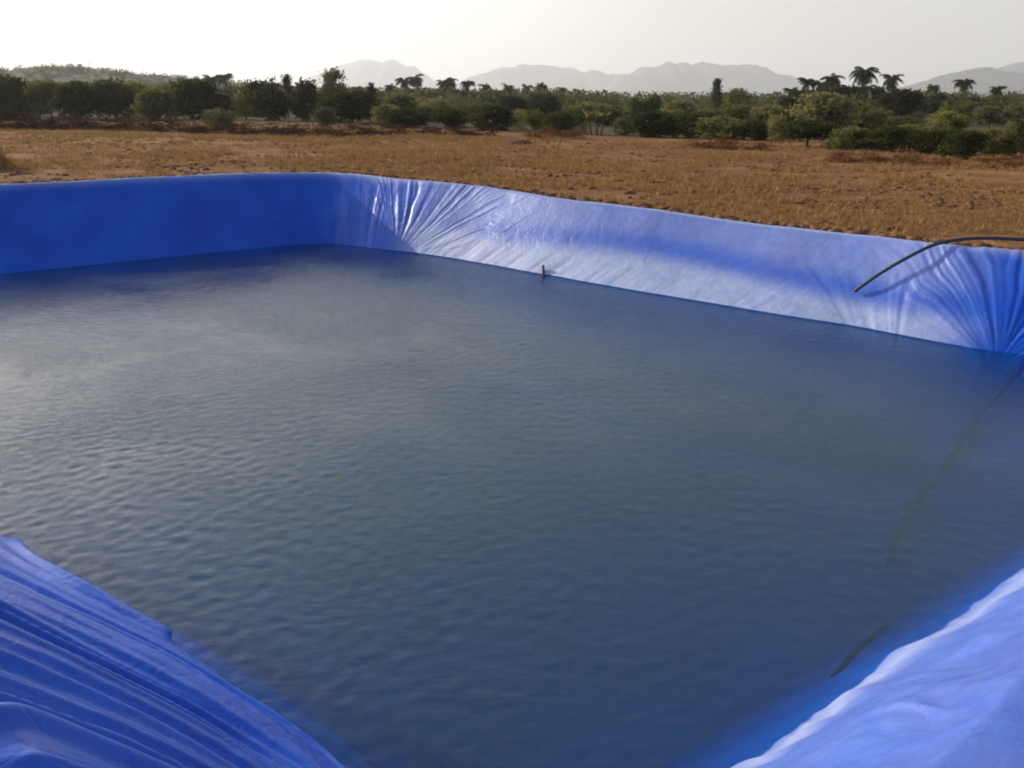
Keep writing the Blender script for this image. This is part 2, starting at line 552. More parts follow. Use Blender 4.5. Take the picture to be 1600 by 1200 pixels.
def build_liner():
    drop = 0.10
    inward = WA - CR[:, :2]
    li = np.linalg.norm(inward, axis=1)
    tang = np.roll(CR[:, :2], -1, 0) - np.roll(CR[:, :2], 1, 0)
    tang /= np.linalg.norm(tang, axis=1)[:, None]
    outn = np.stack([-tang[:, 1], tang[:, 0]], 1)      # clockwise outline -> left side is outside
    # smoothed outward direction (keeps the fan from crossing at corners)
    for _ in range(60):
        outn = (np.roll(outn, 1, 0) + outn + np.roll(outn, -1, 0)) / 3
    outn /= np.linalg.norm(outn, axis=1)[:, None]
    w = outer_w(np.arange(NS))
    vo = np.concatenate([np.linspace(-1, -0.15, 26, endpoint=False), np.linspace(-0.15, 0, 7, endpoint=False)])
    vi = np.linspace(0, 1, 150, endpoint=False)          # crest -> waterline
    vu = 1 + np.linspace(0, 1, 40) ** 1.8                          # waterline -> toe
    h = CR[:, 2] - WZ
    rows, tt = [], []
    depth_ratio = (WZ - FZ) / h
    for v in np.concatenate([vo, vi, vu]):
        if v < 0:
            d = -v * w
            p = CR[:, :2] + outn * d[:, None]
            z = CR[:, 2] - drop * (d / w) ** 2 * np.minimum(1, w)
        elif v <= 1:
            p = CR[:, :2] + inward * v
            z = CR[:, 2] - h * v
        else:
            k = (v - 1)
            p = WA + inward * (k * np.minimum(depth_ratio, 1.6) * 0.9)[:, None]
            z = WZ - (WZ - FZ) * k + 0 * h
        rows.append(np.stack([p[:, 0], p[:, 1], z], 1)); tt.append(v)
    tt = np.array(tt)
    G = np.stack(rows, 1)                                # NS x NV x 3
    # round the crest and the toe
    for _ in range(5):
        G[:, 1:-1] = 0.25 * G[:, :-2] + 0.5 * G[:, 1:-1] + 0.25 * G[:, 2:]
    # normals
    ds = np.roll(G, -1, 0) - np.roll(G, 1, 0); dv = np.gradient(G, axis=1)
    N = np.cross(ds, dv); N /= np.linalg.norm(N, axis=2)[:, :, None] + 1e-9
    N *= np.sign(N[:, :, 2:3] + 1e-6)
    # ---- folds
    a = ARC[:, None] + 0 * tt[None, :]
    SLOPE = np.sqrt(li ** 2 + h ** 2)
    q = np.where(tt[None, :] >= 0, tt[None, :] * SLOPE[:, None], tt[None, :] * w[:, None])
    S = SEG[:, None] + 0 * tt[None, :]
    H = np.zeros_like(a)
    wet = sstep(1.5, 1.05, tt)[None, :]
    warp = 0.11 * (noise2(a * 1.8, q * 1.2, 201) - .5) + 0.03 * (noise2(a * 6, q * 3.5, 203) - .5)
    gain = 0.35 + 1.1 * noise2(a * 1.7, q * 1.3, 207)
    top = sstep(-0.9, 0.05, tt)[None, :]
    # far corner: pleats fan up from the foot of the corner, leaning over the right-hand wall
    a0 = arc_at(8.6); q0 = 1.45
    th = np.arctan2(a - a0, np.maximum(q0 - q, 0.02) + 0.25)
    r = np.hypot(a - a0, q0 - q)
    env = sstep(-0.9, -0.2, th) * (1 - sstep(1.15, 1.42, th)) * sstep(3.6, 1.4, np.abs(a - a0))
    H += 0.028 * gain * env * np.minimum(1, r / 0.7) * rid((th + warp) * 17.0 + r * 0.8, 21) * wet * sstep(-0.6, 0.12, tt)[None, :]
    # straight upright pleats on the shaded wall left of that corner
    env = sstep(4.2, 4.8, S) * (1 - sstep(7.4, 8.3, S))
    H += 0.026 * env * gain * rid(a * 6.5 + 2 * warp, 33) * wet * sstep(0.0, 0.2, tt)[None, :]
    # right corner: deep pleats drawn down to one point
    a0 = arc_at(17.25); q0 = 1.50
    th = np.arctan2(a - a0, np.maximum(q0 - q, 0.02) + 0.16)
    r = np.hypot(a - a0, q0 - q)
    env = sstep(-1.25, -0.6, th) * (1 - sstep(1.2, 1.45, th)) * sstep(2.6, 0.7, np.abs(a - a0))
    H += 0.085 * gain * env * np.minimum(1, r / 0.55) * rid((th + warp * 0.9) * 11.0, 47) * wet * sstep(-0.35, 0.15, tt)[None, :]
    # slanting creases at the foot of the sunlit wall
    a0 = arc_at(15.4); q0 = 1.75
    th = np.arctan2(a - a0, np.maximum(q0 - q, 0.05) + 0.3)
    env = sstep(-1.35, -1.0, th) * (1 - sstep(0.0, 0.3, th)) * sstep(3.0, 0.8, np.abs(a - a0))
    H += 0.020 * gain * env * rid((th + warp) * 10, 61) * wet * sstep(0.15, 0.6, tt)[None, :]
    env = sstep(8.8, 9.6, S) * (1 - sstep(14.0, 15.0, S)) * sstep(0.5, 0.95, tt)[None, :]
    H += 0.020 * env * rid(a * 3.2 + q * 2.5, 65) * wet
    # near corner: long pleats swept along the near left side
    a0 = arc_at(28.6); q0 = 1.62
    da = a - a0
    th = np.arctan2(q0 - q, np.maximum(da, 0.02) + 0.45)
    r = np.hypot(da, q0 - q)
    th2 = th + 0.10 * np.sin(r * 1.1 + 0.5) + 0.05 * (noise2(a * 0.8, q * 0.8, 3) - .5)
    env = sstep(-0.1, 0.5, da) * sstep(7.5, 4.2, da) * (0.45 + 0.55 * sstep(0.2, 1.2, r))
    def crease(x, sd):
        v = noise2(x, np.zeros_like(x) + .5, sd)
        return np.clip(1 - np.abs(2 * v - 1) * 1.5, -.3, 1) ** 2 * np.sign(1 - np.abs(2 * v - 1) * 1.5)
    wob = 1.2 * noise2(a * 0.45, q * 0.8, 83)
    H += 0.066 * env * crease(th2 * 22.0 + wob, 85) * wet * sstep(0.6, 1.6, r) * sstep(-1.0, -0.3, tt)[None, :]
    H += 0.030 * env * crease(th2 * 29.0 + 2 * wob, 87) * wet * sstep(1.2, 2.4, r) * sstep(-1.0, -0.3, tt)[None, :]
    H += 0.075 * env * rid(th2 * 13.0, 77) * wet * np.minimum(1, 0.35 + r / 3.0) * sstep(-1.0, -0.3, tt)[None, :]
    H += 0.012 * env * rid(th2 * 18.0 + 1.5 * noise2(a * 0.5, q * 0.7, 81), 79) * wet * sstep(-1.0, -0.3, tt)[None, :]
    # slack over the whole sheet
    H += 0.055 * fbm(a * 0.8, q * 0.9, 90, 4) * sstep(2.0, 1.2, tt)[None, :]
    # lumpy near right bank
    env = sstep(21.5, 22.5, S) * (1 - sstep(27.2, 28.0, S))
    H += env * (0.13 * fbm(a * 1.7, q * 1.5, 120, 4) + 0.035 * fbm(a * 6.5, q * 4.0, 130, 3)) * sstep(1.25, 0.9, tt)[None, :]
    e1 = env * np.exp(-((q - 0.55 + 0.12 * np.sin(a * 1.3)) / 0.035) ** 2) * sstep(0.2, 0.6, noise2(a * 1.4, a * 0 + .5, 140))
    H += 0.022 * np.exp(-((a - 36.09 - (0.41 - tt[None, :]) * 0.5 - 0.02 * np.sin(tt[None, :] * 20)) / 0.020) ** 2) * sstep(0.12, 0.2, tt)[None, :] * sstep(0.46, 0.38, tt)[None, :]
    H += env * 0.010 * gain * crease(a * 3.0 + q * 2.0 + 3 * warp, 150) * sstep(1.25, 0.9, tt)[None, :]
    for _ in range(1):
        H = 0.25 * np.roll(H, 1, 0) + 0.5 * H + 0.25 * np.roll(H, -1, 0)
        H[:, 1:-1] = 0.25 * H[:, :-2] + 0.5 * H[:, 1:-1] + 0.25 * H[:, 2:]
    G = G + N * H[:, :, None]
    # ---- dusty coat with painted sunlit sheen, film and silt
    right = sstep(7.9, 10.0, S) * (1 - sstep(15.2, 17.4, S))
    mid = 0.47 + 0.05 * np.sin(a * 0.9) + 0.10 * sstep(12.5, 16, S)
    stripe = np.exp(-((tt[None, :] - mid) / 0.15) ** 2)  # shading of the wall's bend painted as a bluer band
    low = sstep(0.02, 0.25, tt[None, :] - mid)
    dust_sheen = right * ((0.46 + 0.42 * low) * (1 - 0.6 * stripe * sstep(9.0, 11, S))) * sstep(1.012, 0.998, tt)[None, :]  # right wall's sunlit sheen painted in along with its dirt
    nr = sstep(20.5, 22.0, S) * (1 - sstep(26.8, 28.2, S))
    scum = np.exp(-((q - 1.36 + 0.05 * np.sin(a * 2.1) + 0.03 * np.sin(a * 5.3)) / 0.15) ** 2)
    dust_sheen = np.maximum(dust_sheen, nr * (0.24 + 0.48 * scum) * sstep(1.06, 1.01, tt)[None, :])
    nl = sstep(28.0, 29.0, S) * (1 - sstep(33.5, 35.0, S))
    dust_sheen = np.maximum(dust_sheen, nl * 0.10 * sstep(0.9, 0.2, tt)[None, :])  # lavender light near the crest painted in faintly
    crest = np.exp(-((q + 0.08) / 0.14) ** 2) * (1 - nr)  # sunlit rim line painted pale along the crest
    crest = crest * (1 - sstep(27.0, 28.5, S) * (1 - sstep(33, 34, S)))
    dust_sheen = np.maximum(dust_sheen, 0.85 * crest)
    zz = G[:, :, 2]
    dust_sheen = dust_sheen * sstep(WZ + 0.004, WZ + 0.022, zz)
    silt = 0.42 * sstep(1.85, 2.0, tt)[None, :] + 0 * a
    silt = np.minimum(silt, 0.8)
    film = sstep(WZ + 0.020, WZ + 0.004, zz) * (1 - sstep(1.8, 2.0, tt))[None, :] * (1 + 0.9 * right) * (1 - 0.45 * nr)
    nv = len(tt)
    V = G.reshape(-1, 3); Fq = grid_faces(NS, nv, wrap=True)
    # floor: rings shrinking to the middle
    last = G[:, -1]; cen = np.array([-2.2, 10.2, FZ])
    ring_i = [np.arange(NS) * nv + nv - 1]
    Vs = [V]; Fs = [Fq]; off = len(V)
    at_d = [dust_sheen.ravel()]; at_s = [silt.ravel()]; at_f = [film.ravel()]
    for k in (0.88, 0.74, 0.58, 0.42, 0.26, 0.12, 0.02):
        ring = cen + (last - cen) * k
        ring[:, 2] = FZ + 0.10 * fbm(ring[:, 0] * .5, ring[:, 1] * .5, 7)
        Vs.append(ring); idx = np.arange(NS) + off; off += NS
        p = ring_i[-1]
        Fs.append(np.stack([p, np.roll(p, -1), np.roll(idx, -1), idx], 1)); ring_i.append(idx)
        at_d.append(np.zeros(NS)); at_f.append(np.zeros(NS)); at_s.append(np.full(NS, 0.42 + 0.55 * min(1, 1.6 * (1 - k))))
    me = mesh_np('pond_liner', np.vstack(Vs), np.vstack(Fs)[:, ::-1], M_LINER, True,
                 {'dust_sheen': np.concatenate(at_d), 'silt': np.concatenate(at_s), 'film': np.concatenate(at_f)})
    o = link('pond_liner', me)
    tag(o, 'bright blue plastic sheet lining the whole pond, pleated at its corners', 'pond liner')
    return o, G, tt


liner, LG, LT = build_liner()


def liner_point(u, v):
    i = int(np.argmin(np.abs(SEG - u))); j = int(np.argmin(np.abs(LT - v)))
    return LG[i, j]


# sunken folds as dark tubes; crease shade put into their colour
def dark_fold(P, rad):
    P = catmull(P, 8)
    k = np.sin(np.linspace(0.12, np.pi - 0.12, len(P))) ** 0.7
    v, f = tube(P, rad * k, 6)
    return link('dark_fold', mesh_np('dark_fold', v, f, M_FOLD), liner)


dark_fold([liner_point(u, v) + np.array([0, 0, 0.01]) for u, v in ((23.54, 1.33), (23.2, 1.48), (22.93, 1.62), (22.43, 1.90))], 0.032)
dark_fold([(3.74, 7.86, -2.70), (4.25, 8.75, -2.68), tuple(liner_point(18.72, 1.86) + np.array([0, 0, .01])), tuple(liner_point(17.35, 1.62) + np.array([0, 0, .01])), tuple(liner_point(17.46, 1.38) + np.array([0, 0, .01]))], 0.05)

# ------------------------------------------------------------------ water
def build_water():
    """a body of water: rippled top sheet, walls hidden in the banks, flat bottom"""
    inw = WA - CR[:, :2]; inw /= np.linalg.norm(inw, axis=1)[:, None]
    P = (WA - inw * 0.22)[::8]
    r = np.random.default_rng(21)
    cen = np.array([-2.0, 9.5])
    n = len(P); rings = 520
    # rings drawn from the rim to the middle, closer together towards the camera side does not matter: even steps
    t = np.linspace(1, 0.0003, rings)
    # resample the outline densely
    Q = np.vstack([P, P[:1]]); d = np.concatenate([[0], np.cumsum(np.linalg.norm(np.diff(Q, axis=0), axis=1))])
    m = 2200
    u = np.linspace(0, d[-1], m, endpoint=False)
    Q = np.column_stack([np.interp(u, d, Q[:, 0]), np.interp(u, d, Q[:, 1])])
    V = cen + (Q - cen)[:, None, :] * t[None, :, None]
    x, y = V[..., 0], V[..., 1]
    z = np.zeros_like(x)
    for k in range(46):
        lam = 0.075 * (3.0 ** r.uniform()); a = R(-25) + r.normal() * 0.75
        kk = 2 * np.pi / lam
        ph = kk * (x * math.sin(a) + y * math.cos(a)) + r.uniform(0, 6.28) + 1.2 * fbm(x * .7 + k, y * .7, k, 2)
        z += 0.0090 / kk * np.sin(ph)
    z *= np.clip(0.85 + 1.6 * fbm(x * 0.3, y * 0.3, 55, 3), 0.3, 1.5)
    top = np.stack([x, y, WZ + z], -1).reshape(-1, 3)
    Fq = grid_faces(m, rings, wrap=True)
    bot = np.column_stack([Q, np.full(m, FZ - 0.2)])
    o0 = len(top); i = np.arange(m); i2 = np.roll(i, -1)
    walls = np.stack([i * rings, o0 + i, o0 + i2, i2 * rings], 1)
    # floor of the body: collapse to the middle
    c0 = o0 + m
    small = cen + (Q - cen) * 0.0003
    bot2 = np.column_stack([small, np.full(m, FZ - 0.2)])
    floor = np.stack([o0 + i, c0 + i, c0 + i2, o0 + i2], 1)
    V = np.vstack([top, bot, bot2])
    me = mesh_np('water', V, np.vstack([Fq[:, ::-1], walls[:, ::-1], floor[:, ::-1]]), M_WATER)
    o = link('water', me)
    tag(o, None, None, kind='structure')


build_water()

# ------------------------------------------------------------------ ground sheet
def axis(lo, hi, step, far, growth):
    a = list(np.arange(lo, hi + 1e-6, step))
    s = step; x = a[-1]
    while x < far: s *= growth; x += s; a.append(x)
    s = step; x = a[0]; pre = []
    while x > -far: s *= growth; x -= s; pre.append(x)
    return np.array(pre[::-1] + a)


def build_ground():
    xs = axis(-15.0, 10.5, 0.12, 9600, 1.07); ys = axis(-1.5, 21.0, 0.12, 9600, 1.07)
    X, Y = np.meshgrid(xs, ys, indexing='ij')
    Z = ground_z(X.ravel(), Y.ravel())
    X, Y = X.ravel(), Y.ravel()
    dist = np.hypot(X, Y)
    edge = np.interp(X / np.maximum(Y, 1.0), [-0.6, -0.35, 0.0, 0.28, 0.55], [72, 66, 54, 47, 37])
    scrub = 0.9 * sstep(0, 9, Y - edge)
    scrub = np.maximum(scrub, sstep(90, 150, dist))
    me = mesh_np('ground', np.column_stack([X, Y, Z]), grid_faces(len(xs), len(ys)), M_GROUND, True, {'scrub': scrub})
    tag(link('ground', me), None, None, kind='structure')


build_ground()

# ------------------------------------------------------------------ mountains and hills
def ridge(name, pts, Y, depth, mat, seed, base_z=-2.0, rough=0.10, kind='structure'):
    """a ridge with its own distance and depth: pts = (column, row) of the skyline"""
    pts = np.array(pts, float)
    px = np.linspace(pts[0, 0], pts[-1, 0], 160)
    py = np.interp(px, pts[:, 0], pts[:, 1])
    kk = np.exp(-np.linspace(-3, 3, 9) ** 2); kk /= kk.sum()
    py = np.convolve(np.pad(py, 4, mode='edge'), kk, 'valid')
    top = np.array([z_at(p, Y) for p in py])
    top += (top.max() - base_z) * rough * 2 * fbm(px * 0.06, px * 0, seed, 4)
    nv = 26
    w = np.linspace(-1, 1, nv)
    V = []
    for i in range(len(px)):
        for t in w:
            prof = (1 - abs(t)) ** 1.15
            yy = Y + t * depth
            z = base_z + (top[i] - base_z) * prof
            xx = at(px[i], Y)
            V.append((xx, yy, z))
    V = np.array(V)
    amp = (V[:, 2] - base_z) * 0.22
    ext = abs(at(px[-1], Y) - at(px[0], Y))
    V[:, 2] += amp * 2 * fbm(V[:, 0] / ext * 14, V[:, 1] / ext * 14, seed + 3) * np.tile(1 - np.clip(1 - np.abs(w) * 4, 0, 1), len(px))
    o = link(name, mesh_np(name, V, grid_faces(len(px), nv), mat))
    tag(o, None, None, kind=kind)
    return o


ridge('mountain', [(470, 158), (520, 118), (560, 98), (600, 89), (640, 92), (665, 105), (690, 125), (740, 150), (770, 160)], 7800, 1300, M_MOUNT, 3)
ridge('mountain', [(690, 158), (735, 120), (790, 104), (845, 97), (880, 106), (925, 112), (960, 112), (1000, 130), (1060, 158)], 6900, 1150, M_MOUNT, 13)
ridge('mountain', [(900, 160), (950, 118), (1000, 100), (1040, 95), (1080, 98), (1120, 99), (1160, 106), (1200, 122), (1260, 145), (1300, 160)], 5700, 1000, M_MOUNT, 23)
ridge('mountain', [(1420, 160), (1470, 112), (1515, 93), (1550, 91), (1570, 100), (1605, 106), (1660, 104), (1720, 120), (1800, 160)], 4800, 800, M_MOUNT, 33)
ridge('mountain', [(1290, 160), (1370, 128), (1420, 112), (1458, 104), (1490, 106), (1520, 117), (1570, 124), (1640, 120), (1760, 135), (1850, 160)], 3300, 560, M_MOUNT, 43)
ridge('hill', [(-260, 80), (-120, 82), (-40, 90), (40, 100), (90, 108), (110, 106), (135, 102), (190, 101), (220, 108), (300, 117), (400, 124), (470, 134), (560, 150)], 420, 110, M_HILL, 53, -1.0, 0.04)


# ------------------------------------------------------------------ plants
def leaf_quads(cen, size, r, up=0.3, aspect=0.55, attr=None):
    n = len(cen)
    d = r.normal(size=(n, 3)); d[:, 2] += up
    d /= np.linalg.norm(d, axis=1)[:, None]
    e = np.cross(d, r.normal(size=(n, 3))); e /= np.linalg.norm(e, axis=1)[:, None]
    s = (size * r.uniform(0.6, 1.3, n))[:, None]
    V = np.stack([cen - d * s, cen + e * s * aspect, cen + d * s, cen - e * s * aspect], 1).reshape(-1, 3)
    Fq = np.arange(4 * n).reshape(-1, 4)
    A = np.repeat(r.uniform(0, 1, n) if attr is None else attr, 4)
    return V, Fq, A


def crown_cloud(r, nclump, nleaf, kind):
    """leaf centres for a crown in a unit box (width 1, height 1, base 0)"""
    ph = r.uniform(0, 6.28, 6)
    cs = []
    while len(cs) < nclump:
        p = r.uniform(-1, 1, 3)
        L = np.linalg.norm(p)
        if L > 1 or L < 0.35: continue
        az = math.atan2(p[1], p[0])
        lim = 0.78 + 0.16 * math.sin(2 * az + ph[0]) + 0.14 * math.sin(3 * az + ph[1] + 2 * p[2]) + 0.10 * math.sin(5 * p[2] + ph[2])
        if L > lim: continue
        cs.append(p)
    cs = np.array(cs)
    if kind == 'round':
        c = np.column_stack([cs[:, 0] * .46, cs[:, 1] * .46, 0.50 + cs[:, 2] * 0.50])
    elif kind == 'flat':
        c = np.column_stack([cs[:, 0] * .5, cs[:, 1] * .5, 0.62 + cs[:, 2] * 0.36])
    elif kind == 'tall':
        lay = r.choice([0.36, 0.60, 0.84], nclump); wid = np.where(lay > .8, .34, np.where(lay > .5, .5, .42))
        c = np.column_stack([cs[:, 0] * wid, cs[:, 1] * wid, lay + cs[:, 2] * 0.12])
    elif kind == 'spire':
        zz = r.uniform(0.12, 1, nclump); wid = 0.5 * (1 - zz) ** 0.6 + 0.08
        c = np.column_stack([cs[:, 0] * wid, cs[:, 1] * wid, zz])
    elif kind == 'scrub':
        zz = r.uniform(0.0, 1, nclump) ** 1.3
        c = np.column_stack([cs[:, 0] * .55, cs[:, 1] * .55, zz * 0.85])
    per = nleaf // nclump
    sg = 0.085 if kind != 'tall' else 0.06
    pts = np.repeat(c, per, 0) + r.normal(size=(nclump * per, 3)) * np.array([sg, sg, sg * 0.8])
    pts[:, 2] = np.clip(pts[:, 2], 0.02, 1.06)
    tone = np.repeat(r.uniform(0, 1, nclump), per) * 0.6 + r.uniform(0, 1, nclump * per) * 0.4
    return pts, tone


def make_trunk(r, kind):
    parts = []
    hh = {'round': 0.55, 'flat': 0.65, 'tall': 0.9, 'spire': 0.9, 'scrub': 0.4}[kind]
    rad = 0.035 if kind != 'scrub' else 0.015
    x = 0.04 * r.normal(size=2)
    P = [(0, 0, -0.06), (x[0] * .3, x[1] * .3, hh * .4), (x[0], x[1], hh)]
    parts.append(tube(catmull(P, 4), np.linspace(rad, rad * .35, 9), 6))
    for k in range(5):
        a = r.uniform(0, 6.28); z0 = hh * r.uniform(0.3, 0.8)
        e = np.array([math.cos(a) * .3, math.sin(a) * .3, z0 + 0.2])
        parts.append(tube(catmull([(x[0] * .5, x[1] * .5, z0), e * np.array([.5, .5, 1]) - np.array([0, 0, .05]), e], 3), np.linspace(rad * .5, rad * .15, 7), 5))
    return join(parts)


CROWNS = {}


def crown_mesh(kind, mat, var):
    key = (kind, mat.name, var)
    if key not in CROWNS:
        r = np.random.default_rng(1000 + var * 31 + len(kind) * 7 + sum(map(ord, kind)))
        nl = {'round': 4200, 'flat': 3600, 'tall': 2600, 'spire': 2000, 'scrub': 1300}[kind]
        nc = {'round': 44, 'flat': 48, 'tall': 40, 'spire': 36, 'scrub': 40}[kind]
        pts, tone = crown_cloud(r, nc, nl, kind)
        sz = {'round': .042, 'flat': .042, 'tall': .032, 'spire': .04, 'scrub': .035}[kind]
        V, Fq, A = leaf_quads(pts, sz, r, 0.4, 0.55, tone) if kind != 'scrub' else leaf_quads(pts, .06, r, 1.2, 0.22, tone)
        cm = mesh_np('crown', V, Fq, mat, False, {'leaf': A})
        tv, tf = make_trunk(r, kind)
        CROWNS[key] = (cm, mesh_np('trunk', tv, tf, M_BARK))
    return CROWNS[key]


def plant(name, cat, px, Y, top, wpx, kind, mat, label, group, rot=None):
    x = at(px, Y); zg = float(ground_z(x, Y)[0]) - 0.03
    h = max(z_at(top, Y) - zg, 0.25)
    w = wpx / F * Y * 1.04
    r = np.random.default_rng(int(px * 7 + top))
    cm, tm = crown_mesh(kind, mat, int(r.integers(0, 3)))
    root = bpy.data.objects.new(name, None); root.location = (x, Y, zg)
    root.empty_display_size = 0.2
    C.objects.link(root)
    tag(root, label, cat, group)
    t = link('trunk' if kind != 'scrub' else 'stem', tm, root); c = link('crown' if kind != 'scrub' else 'foliage', cm, root)
    a = float(r.uniform(0, 6.28))
    for o in (t, c):
        o.scale = (w, w, h / 1.0); o.rotation_euler = (0, 0, a)
    return root


ROW = 'leafy trees and bushes along the far edge of the field'
MIDG = 'scrub and trees behind the field edge row'
def near(px, base, top, w, kind, mat, name, cat, label):
    zg = float(z_field(at(px, 55), 55)); Y = y_of(base, zg)
    plant(name, cat, px, Y, top, w * 1.18, kind, mat, label, ROW)
def midp(px, Y, top, w, kind, mat, name, cat, label):
    plant(name, cat, px, Y, top, w, kind, mat, label, MIDG)


T, B, S_ = 'leafy_tree', 'leafy_bush', 'leafy_shrub'
NEAR = [
    (14, 186, 122, 66, 'round', L_OLIVE, T, 'tree', 'olive tree cut by the left edge of the photo'),
    (46, 188, 110, 46, 'flat', L_YEL, T, 'tree', 'tall yellow green tree near the left edge, beside a dark tree'),
    (84, 188, 112, 48, 'round', L_DARK, T, 'tree', 'dark tall tree just right of the yellow green tree at left'),
    (113, 187, 142, 36, 'round', L_OLIVE, B, 'bush', 'small olive bush between the dark tall tree and a flat topped tree at left'),
    (144, 188, 124, 46, 'flat', L_MID, T, 'tree', 'flat topped green tree below the hill crest at left'),
    (186, 189, 131, 66, 'round', L_DARK, T, 'tree', 'dark rounded tree right of the flat topped tree, below the hill'),
    (235, 188, 123, 58, 'round', L_DARK, T, 'tree', 'dark broad tree under the right shoulder of the wooded hill'),
    (265, 186, 130, 40, 'round', L_YEL, T, 'tree', 'pale green tree squeezed behind two dark ones below the hill slope'),
    (291, 190, 141, 50, 'round', L_MID, T, 'tree', 'mid green leaning tree left of the largest dark round tree'),
    (313, 190, 146, 24, 'spire', L_GREY, S_, 'shrub', 'thin grey green sapling against the left side of a large dark tree'),
    (345, 188, 127, 66, 'round', L_DARK, T, 'tree', 'large dark round tree left of the two pointed palms'),
    (387, 188, 150, 38, 'round', L_BROWN, B, 'bush', 'brownish bush below the two pointed palms'),
    (384, 203, 168, 48, 'round', L_GREY, B, 'bush', 'pale grey bush standing forward of the row below the two pointed palms'),
    (421, 189, 137, 30, 'spire', L_OLIVE, T, 'tree', 'slim olive tree with a pointed tip left of the paired dark trees'),
    (453, 190, 123, 60, 'round', L_DARK, T, 'tree', 'left and wider one of the paired near black trees'),
    (482, 186, 121, 26, 'spire', L_PALM, T, 'tree', 'narrow dark tree showing between the paired near black trees'),
    (506, 190, 123, 42, 'round', L_DARK, T, 'tree', 'right and narrower one of the paired near black trees'),
    (545, 191, 105, 48, 'tall', L_GREY, T, 'tree', 'tall grey green tree with layered crown standing above the row'),
    (572, 193, 140, 74, 'round', L_DARK, T, 'tree', 'wide dark tree at the foot of the tall layered tree'),
    (601, 190, 133, 20, 'spire', L_PALM, T, 'tree', 'small pointed dark tree right of the tall layered tree'),
    (534, 199, 166, 26, 'round', L_GREY, S_, 'shrub', 'small grey shrub below the tall layered tree'),
    (622, 196, 160, 34, 'round', L_OLIVE, B, 'bush', 'olive bush at the left end of the low dark bushes'),
    (650, 199, 167, 62, 'round', L_DARK, B, 'bush', 'dark low bush, first of the three before the earth mound'),
    (711, 199, 169, 58, 'round', L_DARK, B, 'bush', 'dark low bush, middle of the three before the earth mound'),
    (771, 204, 167, 60, 'round', L_DARK, B, 'bush', 'dark low bush, nearest of the three to the earth mound'),
    (808, 203, 172, 28, 'scrub', L_OLIVE, S_, 'shrub', 'sparse pale olive shrub straight above the earth mound'),
    (832, 203, 171, 32, 'round', L_MID, B, 'bush', 'small green bush touching the block shaped dark bush'),
    (866, 208, 171, 50, 'round', L_DARK, B, 'bush', 'block shaped dark bush left of the bright banana plant'),
    (897, 208, 180, 22, 'scrub', L_GREY, S_, 'shrub', 'pale grey shrub between the block shaped bush and the banana plant'),
    (962, 211, 179, 38, 'round', L_GREY, B, 'bush', 'grey green bush right of the bright banana plant'),
    (1003, 214, 170, 60, 'round', L_DARK, B, 'bush', 'dark rounded bush two places right of the banana plant'),
    (1031, 214, 174, 24, 'round', L_YEL, S_, 'shrub', 'narrow yellow green shrub wedged between two dark bushes right of the banana plant'),
    (1057, 216, 177, 46, 'round', L_DARK, B, 'bush', 'dark bush below the pear shaped tree'),
    (1102, 218, 180, 76, 'round', L_MID, B, 'bush', 'broad low mid green bush right of and below the pear shaped tree'),
    (1150, 220, 186, 44, 'round', L_DARK, B, 'bush', 'dark bush at the right end of the broad low green bush'),
    (1181, 222, 178, 34, 'round', L_OLIVE, B, 'bush', 'pale olive upright bush left of the dark bush with a bare trunk'),
    (1224, 230, 186, 70, 'flat', L_DARK, T, 'tree', 'dark low tree with bare trunk showing, below the palm clump'),
    (1262, 234, 216, 28, 'round', L_GREY, S_, 'shrub', 'very low pale shrub at the foot of the bare trunk tree'),
    (1288, 236, 195, 54, 'round', L_MID, B, 'bush', 'leafy green bush straight below the tallest palm'),
    (1337, 238, 198, 50, 'round', L_DARK, B, 'bush', 'dark bush below the lone broad palm'),
    (1372, 236, 197, 40, 'round', L_YEL, B, 'bush', 'light green bush between two dark bushes right of the lone broad palm'),
    (1402, 241, 202, 52, 'round', L_DARK, B, 'bush', 'dark bush left of the bush standing farthest forward'),
    (1448, 249, 206, 58, 'round', L_DARK, B, 'bush', 'dark bush standing farthest forward into the field on the right'),
    (1491, 244, 198, 38, 'round', L_OLIVE, B, 'bush', 'pale olive bush right of the bush standing farthest forward'),
    (1517, 244, 193, 38, 'round', L_MID, B, 'bush', 'mid green bush left of the last two dark bushes at right'),
    (1547, 248, 188, 50, 'round', L_DARK, B, 'bush', 'dark green bush next to last at the right edge'),
    (1592, 251, 193, 66, 'round', L_DARK, B, 'bush', 'blackish bush cut by the right edge of the photo'),
]
for a_ in NEAR: near(*a_)
